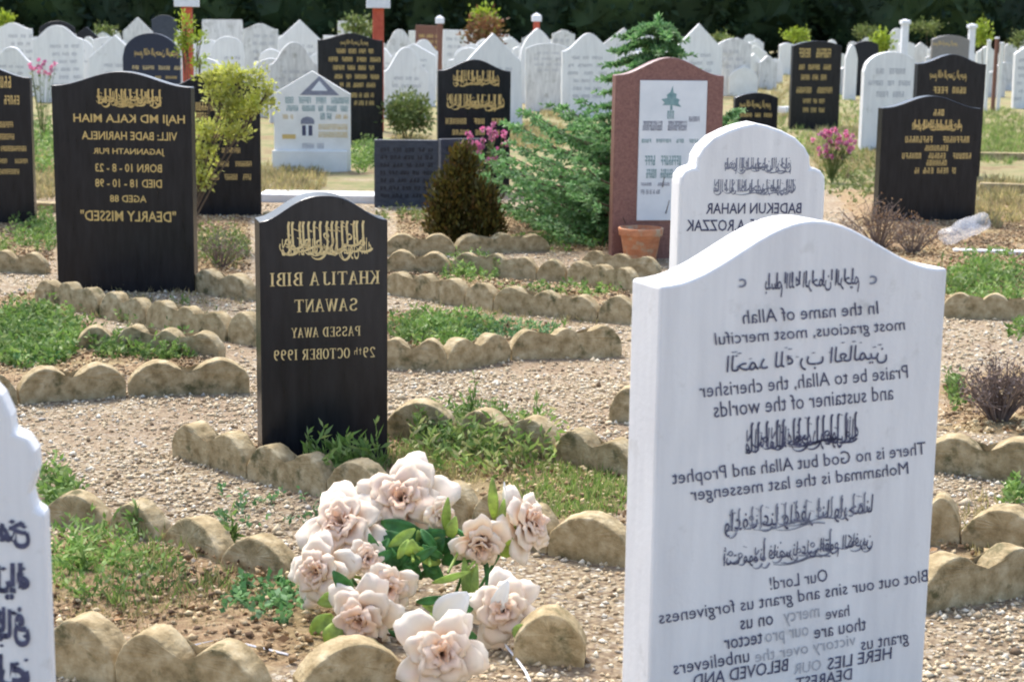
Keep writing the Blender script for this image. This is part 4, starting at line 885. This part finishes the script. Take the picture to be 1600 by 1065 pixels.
weeds('yellow-green weeds at the left edge', 0, 400, 26, 16, 60, .12, 'grass')
weeds('mixed weeds below the golden shrub', 345, 395, 45, 30, 160, .12, 'bush', .03)
weeds('green weeds in the middle grave right of the small black headstone', 690, 522, 85, 26, 330, .07)
weeds('clover in the middle grave right of the small black headstone', 770, 525, 110, 20, 240, .05, 'weed_blue', .024)
weeds('light weeds in the thin grave above the middle row', 735, 428, 52, 18, 130, .10, 'weed', .03)
weeds('small weeds near the right end of the thin grave', 880, 458, 100, 10, 70, .05)
weeds('bushy weeds behind the rose wreath', 745, 690, 100, 34, 330, .10, 'weed', .028, .4)
weeds('long leaved weeds at the foot of the small black headstone', 545, 762, 52, 9, 90, .16, 'weed', .05, .25)
weeds('clover left of the rose wreath', 420, 950, 70, 36, 60, .04, 'weed_blue', .024, .7)
weeds('green weeds in the bottom left grave', 185, 905, 110, 48, 110, .085, 'weed', .024, .35)
weeds('weeds in front of the left white headstone', 95, 780, 28, 36, 60, .09)
weeds('leafy weeds at the right edge above the edging', 1545, 452, 68, 40, 330, .13, 'weed', .034)
weeds('weeds beside the tall white headstone at right', 1492, 622, 14, 26, 36, .08)
weeds('sparse weeds on the gravel behind the tall white headstone', 1590, 775, 26, 16, 24, .05)
weeds('weeds round the bottom of the spruce', 860, 384, 90, 12, 120, .08, 'weed')
weeds('mixed low weeds in front of the pink flowers at right', 1330, 280, 50, 40, 220, .10, 'bush', .035)
weeds('weeds between painted gable stone and tall black stone', 566, 250, 22, 22, 110, .16, 'weed', .05)
weeds('weeds under the slate tablets', 640, 340, 60, 12, 60, .06, 'bush')
weeds('green weeds left of the large black headstone', 70, 235, 20, 50, 140, .22, 'weed', .05)
weeds('leggy weeds behind the rose wreath, in front of the dark edging', 760, 715, 120, 40, 150, .14, 'grass', .04, .3)
weeds('scattered weeds in the left part of the bottom grave', 140, 870, 70, 40, 60, .10, 'weed', .03, .3)
weeds('weeds at the far right edge below the edging', 1590, 520, 20, 12, 20, .06)
grass('straw and grass strewn on the left gravel below the large black headstone', 200, 470, 180, 40, 120, .05, 'drygrass')
grass('straw at the foot of the middle row', 780, 500, 190, 26, 130, .045, 'drygrass')
weeds('scattered small weeds along the left rows', 190, 500, 180, 26, 60, .06, 'weed', .026)
weeds('scattered small weeds at the foot of the front edging', 420, 800, 170, 26, 26, .05, 'weed_blue', .022)
grass('straw among the stones by the right edge', 1540, 830, 60, 50, 60, .05, 'drygrass')
grass('fine bright grass right of the rose wreath', 890, 775, 100, 46, 420, .045)
grass('sparse grass in the bottom left grave', 220, 900, 150, 60, 110, .06)
grass('grass tufts along the small black headstone edging', 650, 715, 120, 30, 150, .06)
grass('dry straw tufts in the bottom left grave', 260, 940, 190, 60, 200, .03, 'drygrass')
grass('dry straw grass in the weedy grave behind the wreath', 700, 735, 150, 30, 180, .05, 'drygrass')
for i, (px, py, rx, ry, n, mt) in enumerate(((840, 215, 60, 20, 500, 'drygrass'), (640, 235, 40, 22, 320, 'drygrass'), (450, 285, 60, 30, 300, 'drygrass'), (1560, 215, 60, 45, 700, 'grass'), (1320, 230, 60, 50, 500, 'drygrass'),
        (1200, 150, 60, 50, 700, 'drygrass'), (1300, 190, 120, 60, 700, 'grass'), (1560, 320, 60, 40, 300, 'drygrass'), (880, 170, 40, 20, 260, 'drygrass'), (900, 120, 700, 24, 1500, 'drygrass'), (1000, 105, 600, 14, 1200, 'grass'),
        (60, 280, 40, 40, 200, 'drygrass'))):
    grass('rough meadow grass, patch %s among the back headstones' % ORD[i], px, py, rx, ry, n, .10, mt, .011)

# taller single weeds
def tall_weed(label, px, py, hpx, n=16, leaf=.035):
    g = G(px, py); s = mpp(g.y); root = empty('tall_weed', (g.x, g.y, 0), 0, label, 'weed', 'tall single weeds'); V, F_ = [], []; L_ = Leaves(); hh = hpx * s
    for st in range(3):
        a = random.uniform(0, 6.28); tip = Vector((math.cos(a) * hh * .16 * (st > 0), math.sin(a) * hh * .16, hh * (1, .7, .55)[st])); mid = tip * .5 + Vector((.006, 0, .01)); tube(V, F_, [(0, 0, 0), mid, tip], [.0025, .002, .001], 4)
        tz = RNG.uniform(.15, 1, n)[:, None]; B_ = np.array(tip)[None] * tz; D0 = RNG.normal(0, .6, (n, 3)); D0[:, 2] += .9; L_.add(leafquads(B_, D0, leaf * RNG.uniform(.7, 1.3, n), leaf * .28))
    mesh_obj('stem', V, F_, 'weed', root); L_.build('leaves', 'weed', root)
for i, (px, py, h, lab) in enumerate(((740, 665, 82, 'tallest thin weed on the gravel between the two edging rows'), (836, 690, 78, 'thin upright weed near the right end of the dark edging'), (655, 700, 70, 'leafy weed in front of the dark edging beside the small black stone'),
        (482, 758, 92, 'weed at the left foot of the small black headstone'), (508, 761, 104, 'weed with long leaves at the foot of the small black headstone'), (588, 766, 118, 'weed at the right foot of the small black headstone'), (548, 765, 90, 'low weed in the centre of the small black headstone foot'),
        (215, 840, 60, 'weed at the back edging of the bottom left grave'), (360, 860, 66, 'weed standing beside the back edging left of the wreath'), (130, 905, 60, 'upright weed in the bottom left grave'), (880, 545, 44, 'small weed on the gravel in the middle row'),
        (1470, 470, 70, 'tall weed beside the right shoulder of the tall white headstone'), (1540, 440, 60, 'tall weed in the right edge patch'))): tall_weed(lab, px, py, h)

# dead leaves strewn on the soil
L_ = Leaves(); 
for P in SOIL:
    xs_ = [q[0] for q in P]; ys_ = [q[1] for q in P]; n = int(70 * (max(xs_) - min(xs_)) * (max(ys_) - min(ys_))) + 10
    x = RNG.uniform(min(xs_), max(xs_), n); y = RNG.uniform(min(ys_), max(ys_), n); k = inpoly(x, y, P); x, y = x[k], y[k]; D0 = RNG.normal(0, 1, (len(x), 3)); D0[:, 2] *= .15
    if len(x): L_.add(leafquads(np.stack([x, y, np.full(len(x), .018)], 1), D0, .035 * RNG.uniform(.5, 1.3, len(x)), .018))
tag(L_.build('dead_leaves', 'deadleaf'), 'brown dead leaves strewn on the soil of the graves', 'dead leaves', kind='stuff')

# ------------------------------------------------------------------ pink artificial flowers
def pinks(label, px, py, rx, ry, base, n, Y=None):
    Y0 = Y or G(px, base).y; s = mpp(Y0); g = at(px, 200, Y0); root = empty('pink_flowers', (g.x, Y0, 0), 0, label, 'flowers', 'bunches of pink artificial flowers'); r = random.Random(px); V, F_ = [], []; L_ = Leaves(); LG = Leaves()
    for i in range(n):
        a, q = r.uniform(0, 6.28), math.sqrt(r.random()); P = at(px + math.cos(a) * q * rx, py + math.sin(a) * q * ry, Y0 + r.uniform(-.1, .1)); c = np.array(P) - np.array((g.x, Y0, 0)); k = 16
        d = unit(RNG.normal(0, 1, (k, 3)) + np.array([0, -.4, .3])); L_.add(leafquads(c[None] + d * .004, d, .028, .026)); tube(V, F_, [(0, 0, 0), Vector(c * .5) + Vector((0, 0, .03)), Vector(c)], [.004, .003, .002], 3)
        k = 3; LG.add(leafquads(c[None] * RNG.uniform(.5, .95, (k, 1)), RNG.normal(0, 1, (k, 3)), .05, .022))
    mesh_obj('stems', V, F_, 'bush', root); L_.build('blossoms', 'pinkflower', root); LG.build('leaves', 'bush', root)
pinks('pink artificial flowers beside the curving foot of the rounded white headstone', 1303, 224, 36, 22, 285, 42)
pinks('pink artificial flowers in front of the black headstone with two script bands', 755, 222, 40, 30, 0, 30, 13.6)
pinks('pink flowers before the broad white headstone at far left', 66, 106, 24, 14, 0, 16, 19)

# ------------------------------------------------------------------ terracotta pot, plastic cover
def lathe(profile, n=36):
    V = [(r * math.cos(6.28318 * k / n), r * math.sin(6.28318 * k / n), z) for r, z in profile for k in range(n)]; m_ = len(profile)
    F_ = [(i * n + k, i * n + (k + 1) % n, (i + 1) * n + (k + 1) % n, (i + 1) * n + k) for i in range(m_ - 1) for k in range(n)]; return V, F_
g = G(1000, 409); pr = empty('plant_pot', (g.x + .0, g.y, 0), 0, 'terracotta plant pot at the foot of the red granite headstone', 'plant pot')
V, F_ = lathe([(.0, .0), (.095, .0), (.122, .165), (.134, .165), (.139, .21), (.126, .212), (.122, .17), (.12, .17)]); o = mesh_obj('pot', V, F_, 'terracotta', pr, smooth=True); bevel(o, .003)
V, F_ = lathe([(.0, .172), (.06, .178), (.1205, .17)]); mesh_obj('potting_soil', V, F_, 'deadleaf', pr, smooth=True)
g0, g1 = G(1452, 392), G(1556, 372); d = g1 - g0; pc = empty('plastic_cover', tuple((g0 + g1) / 2), math.atan2(d.y, d.x), 'crumpled clear plastic cover lying at the foot of the front black headstone', 'plastic cover')
V, F_ = [], []; nu, nv = 26, 14; r = random.Random(5)
for i in range(nu + 1):
    u = i / nu; rad = (.062 + .012 * u) * (1 if 0 < i < nu else .55) * (1 + .08 * math.sin(u * 19))
    for k in range(nv):
        a = 6.28318 * k / nv; q = rad * (1 + .12 * math.sin(3 * a + u * 9) + r.uniform(-.05, .05)); V.append(((u - .5) * .52, math.cos(a) * q * 1.1,   .07 + .07 * u + math.sin(a) * q * .85))
for i in range(nu):
    for k in range(nv): F_.append((i * nv + k, i * nv + (k + 1) % nv, (i + 1) * nv + (k + 1) % nv, (i + 1) * nv + k))
mesh_obj('sleeve', V, F_, 'plastic', pc, smooth=True); o = mesh_obj('bottom', [V[k] for k in range(nv)], [tuple(range(nv))], 'plastic', pc)

# ------------------------------------------------------------------ artificial rose wreath
WR = at(655, 1000, 3.95); wreath = empty('rose_wreath', (WR.x, 3.95, 0), 0, 'ring of large pale pink artificial roses with green leaves on the front edging', 'wreath')
W0 = Vector((WR.x, 3.95, 0))
def rose(px, py, wpx, Y, face, openness=1.0, n=26, seed=0, elong=1.0):
    r = random.Random(seed * 31 + px); R = wpx * mpp(Y) / 2 * 1.08; V, F_, dye = [], [], []; z_ax = Vector(face).normalized(); x_ax = z_ax.orthogonal().normalized(); y_ax = z_ax.cross(x_ax); c = at(px, py, Y) - W0 - z_ax * R * .45
    nu, nv = 10, 9; k = 0
    for (cnt, tr_, tz_, wide, ly) in ((2, .12, .94, 2.2, 0), (3, .24, 1.0, 1.5, .2), (3, .40, .96, 1.25, .4), (4, .60, .84, 1.0, .6), (4, .82, .64, .95, .8), (5, 1.08, .36, .72, 1.0)):
        if ly > openness * 1.02: continue
        a0 = r.uniform(0, 6.28)
        for c_ in range(cnt):
            phi = a0 + 6.283 * c_ / cnt + r.uniform(-.14, .14); tip_r = R * tr_ * r.uniform(.9, 1.12); tip_z = R * tz_ * elong * r.uniform(.92, 1.05); wd_ = wide * r.uniform(.92, 1.1); b0 = len(V); ruf = r.uniform(0, 6.28); skew = r.uniform(-.12, .12)
            for j in range(nv + 1):
                v = j / nv; rho = R * .02 + tip_r * (v ** (1.0 + .5 * (1 - ly))); zz = tip_z * (1 - (1 - v) ** (1.5 + ly * .6))
                curl = max(0, v - .66) / .34; rho += R * .16 * curl ** 1.6 * (.2 + ly); zz -= R * .13 * curl ** 2.2 * (.2 + ly)
                for i in range(nu + 1):
                    u = -1 + 2 * i / nu; wv = math.sin(math.pi * (.08 + .74 * v)) ** .7; a = phi + u * wd_ * wv + skew * v
                    e2 = u * u; rr = rho * (1 - (.10 + .16 * ly) * e2 * v) + R * .05 * math.sin(u * 5 + ruf) * v ** 3 + R * .03 * math.sin(u * 11 + ruf * 3) * v ** 4
                    zz2 = zz + R * (.16 * ly - .16) * e2 * v ** 2 + R * .055 * math.sin(u * 6 + ruf * 2) * v ** 3 + R * .16 * max(0, .35 - abs(u)) * v ** 4
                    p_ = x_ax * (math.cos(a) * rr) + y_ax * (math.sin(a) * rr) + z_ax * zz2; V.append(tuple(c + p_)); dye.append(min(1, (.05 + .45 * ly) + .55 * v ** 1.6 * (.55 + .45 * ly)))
            for j in range(nv):
                for i in range(nu):
                    s0 = b0 + j * (nu + 1) + i; F_.append((s0, s0 + 1, s0 + nu + 2, s0 + nu + 1))
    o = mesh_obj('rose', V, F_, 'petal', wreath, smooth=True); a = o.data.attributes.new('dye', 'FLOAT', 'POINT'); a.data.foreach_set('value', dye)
    sm_ = o.modifiers.new('thick', 'SOLIDIFY'); sm_.thickness = .0006
    # short stem towards the heart of the ring
    V2, F2 = [], []; e = at(660 + (px - 660) * .45, 925 + (py - 925) * .35, 4.02) - W0; tube(V2, F2, [c + z_ax * R * .1, (c + e) / 2 - z_ax * .02, e], [.006, .004, .004], 6); mesh_obj('stem', V2, F2, 'leaflime', wreath)
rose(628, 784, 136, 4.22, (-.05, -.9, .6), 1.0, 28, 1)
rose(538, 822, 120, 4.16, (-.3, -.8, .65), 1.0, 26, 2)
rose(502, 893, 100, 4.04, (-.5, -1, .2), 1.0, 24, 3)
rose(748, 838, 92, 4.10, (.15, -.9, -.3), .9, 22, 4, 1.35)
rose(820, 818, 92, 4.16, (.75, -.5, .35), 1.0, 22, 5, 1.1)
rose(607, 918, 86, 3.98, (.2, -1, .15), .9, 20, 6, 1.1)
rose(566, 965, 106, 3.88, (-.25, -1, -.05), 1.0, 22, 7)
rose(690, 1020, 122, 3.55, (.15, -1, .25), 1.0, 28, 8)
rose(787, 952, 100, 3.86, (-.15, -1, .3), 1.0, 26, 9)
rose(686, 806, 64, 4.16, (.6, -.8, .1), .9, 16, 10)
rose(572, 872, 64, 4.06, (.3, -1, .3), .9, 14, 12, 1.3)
def leafpatch(px, py, dx, dy, wpx, Y, mat, cup=.25):
    Y = Y - (.22 if py < 900 else .30); a = at(px, py, Y) - W0; b = at(px + dx, py + dy, Y - .02) - W0; d = b - a; sd_ = d.cross(Vector((0, -1, .2))).normalized(); nn = sd_.cross(d).normalized(); w = wpx * mpp(Y) / 2 * (.8 if mat == 'leafgreen' else 1); V, F_ = [], []; n = 8
    for i in range(n + 1):
        q = i / n; ww = w * math.sin(math.pi * min(.995, q * .93 + .04)) ** .8
        for k in (-1, -.5, 0, .5, 1): V.append(tuple(a + d * q + sd_ * ww * k + nn * (abs(k) * ww * cup + .012 * math.sin(q * 3.1))))
    for i in range(n):
        for k in range(4): F_.append((i * 5 + k, i * 5 + k + 1, (i + 1) * 5 + k + 1, (i + 1) * 5 + k))
    o = mesh_obj('leaf', V, F_, mat, wreath, smooth=True); sm_ = o.modifiers.new('thick', 'SOLIDIFY'); sm_.thickness = .001
for q in range(26):
    a_ = random.uniform(0, 6.28); leafpatch(648 + 62 * math.cos(a_) * random.random(), 868 + 46 * math.sin(a_) * random.random(), random.uniform(-46, 46), random.uniform(-34, 34), random.uniform(14, 26), random.uniform(4.28, 4.36), random.choice(['leafgreen', 'leafgreen', 'leaflime']), .4)
for a_ in ((600, 830, 50, 40, 42, 4.36, 'leafgreen'), (640, 850, 60, -20, 40, 4.36, 'leafgreen'), (620, 870, 40, 34, 36, 4.34, 'leafgreen'), (680, 860, 50, -20, 34, 4.36, 'leafgreen'), (660, 870, 34, 40, 30, 4.34, 'leafgreen'), (700, 845, 40, 30, 36, 4.36, 'leafgreen'),
           (604, 850, 20, 50, 30, 4.33, 'leafgreen'), (595, 815, 70, 20, 36, 4.38, 'leafgreen'), (690, 880, 50, -30, 36, 4.35, 'leafgreen'), (650, 835, 60, 14, 30, 4.39, 'leafgreen'),
           (696, 830, 4, -54, 15, 4.36, 'leaflime'), (702, 840, 10, -34, 20, 4.34, 'leaflime'), (772, 812, -3, -66, 17, 4.38, 'leaflime'), (780, 825, 8, -46, 14, 4.37, 'leaflime'), (795, 870, -14, -46, 34, 4.36, 'leaflime'), (740, 885, -10, 50, 18, 4.32, 'leaflime'),
           (725, 870, 10, 90, 18, 4.28, 'leaflime'), (745, 880, -8, 80, 14, 4.26, 'leaflime'), (520, 960, -36, 30, 32, 4.22, 'leaflime'), (528, 970, -14, 42, 34, 4.18, 'leaflime'), (622, 975, 40, 8, 26, 4.14, 'leaflime'), (650, 940, 50, -8, 18, 4.22, 'leafgreen'),
           (660, 945, 60, 20, 14, 4.22, 'leaflime'), (715, 965, -30, 24, 28, 4.16, 'leafgreen'), (745, 930, -36, 40, 26, 4.18, 'leafgreen'), (800, 985, 36, 4, 30, 4.10, 'leaflime'), (710, 985, 36, 10, 30, 4.12, 'leafgreen'), (675, 910, 60, -18, 12, 4.28, 'leaflime'),
           (550, 925, -30, -34, 30, 4.24, 'leafgreen'), (530, 930, -34, 12, 26, 4.24, 'leaflime'), (690, 975, 20, -40, 26, 4.18, 'leaflime')): leafpatch(*a_)
def petal_loose(px, py, dx, dy, w, Y): leafpatch(px, py, dx, dy, w, Y, 'petal2', .3)
m, t, p = newmat('loose_petals'); MT['petal2'] = m; p.inputs['Base Color'].default_value = (.82, .80, .74, 1); p.inputs['Roughness'].default_value = .8
leafpatch(680, 970, 52, -44, 52, 4.14, 'petal2'); leafpatch(690, 978, 44, 8, 34, 4.12, 'petal2'); leafpatch(770, 960, 24, -54, 26, 4.16, 'petal2'); leafpatch(790, 810, -2, -58, 8, 4.42, 'petal2')
for (px, py, Yq) in ((628, 800, 4.24), (545, 835, 4.18), (748, 860, 4.14), (815, 840, 4.18), (510, 900, 4.06)):
    V, F_ = [], []; a = at(px, py, Yq) - W0; e = Vector((a.x * .55, a.y + .12, -.01)); tube(V, F_, [a, (a + e) / 2 + Vector((0, .03, .02)), e], [.005, .005, .004], 6); mesh_obj('stem', V, F_, 'leafgreen', wreath)
V, F_ = [], []; pts = []
for i in range(25):
    a_ = 6.28318 * i / 24; pts.append(at(655 + 108 * math.cos(a_), 905 + 92 * math.sin(a_), 4.05 - .17 * math.sin(a_)) - W0)
tube(V, F_, pts, [.007] * 25, 6); mesh_obj('wreath_ring', V, F_, 'leafgreen', wreath)
# bits of white wire lying at the wreath
def wire(pts, name, label):
    V, F_ = [], []; tube(V, F_, [G(x, y, .012) for x, y in pts], [.003] * len(pts), 5); tag(mesh_obj(name, V, F_, 'whitepaint'), label, 'wire')
wire([(788, 1005), (808, 1030), (822, 1050), (828, 1064)], 'wire', 'thin white wire lying on gravel under the wreath')
wire([(300, 1008), (350, 998), (410, 1012), (450, 1022)], 'wire', 'thin pale wire lying beside the bottom left edging')

# ------------------------------------------------------------------ dark wood behind the cemetery
L_ = Leaves(); V, F_ = [], []; rr = random.Random(3); DV, DF = [], []
import bmesh
bm = bmesh.new(); bmesh.ops.create_icosphere(bm, subdivisions=3, radius=1); IV = np.array([tuple(v.co) for v in bm.verts]); bm.verts.ensure_lookup_table(); IF = np.array([[v.index for v in f.verts] for f in bm.faces]); bm.free()
crowns = []
x = -46
while x < 46:
    for row in range(2):
        crowns.append((x + rr.uniform(-1, 1), 74 + row * 6 + rr.uniform(-1.2, 1.2), rr.uniform(2.2, 3.4), rr.uniform(2.0, 3.0), rr.uniform(4.0, 6.0)))
    x += 2.6
for (cx, cy, rx, ry, hz) in crowns:
    dj = unit(IV + RNG.normal(0, .10, IV.shape)); W3 = dj * np.array([rx, ry, hz]) * .86 * (1 + .16 * np.sin(dj[:, :1] * 5 + cx) * np.cos(dj[:, 2:] * 7 + cy)) + np.array([cx, cy, hz * .86]); W3[:, 2] = np.maximum(W3[:, 2], -.1)
    DF.append(IF + sum(len(q) for q in DV)); DV.append(W3)
    n = 1500 if cy < 77.5 else 350; th = RNG.random(n) * 6.283; zz = RNG.random(n) ** 1.6; cz = zz * hz * 1.85; pr_ = np.sqrt(np.maximum(0, 1 - (cz / hz / .93 - 1) ** 2)); pr_ = np.maximum(pr_, .55 * (cz < 1.5))
    rr_ = RNG.uniform(.82, 1.08, n) + .16 * np.sin(th * 5 + cz * 2.3 + cx)
    B_ = np.stack([cx + np.cos(th) * rx * pr_ * rr_, cy + np.sin(th) * ry * pr_ * rr_, cz + RNG.uniform(0, .2, n)], 1); D0 = np.stack([np.cos(th), np.sin(th), RNG.uniform(-.6, .5, n)], 1) + RNG.normal(0, .5, (n, 3))
    L_.add(leafquads(B_, D0, RNG.uniform(.25, .55, n), RNG.uniform(.14, .3, n)))
wv, wf = np.concatenate(L_.V), np.concatenate(L_.F)
tv, tf = np.concatenate(DV), np.concatenate(DF)
tq = np.concatenate([tf, tf[:, 2:3]], 1)
me = bpy.data.meshes.new('woodland'); me.from_pydata(np.concatenate([wv, tv]).tolist(), [], wf.tolist() + (tf + len(wv)).tolist()); me.update()
tag(link('woodland', me, 'wood'), 'dark dense wood closing the view behind the cemetery', 'wood', kind='stuff')
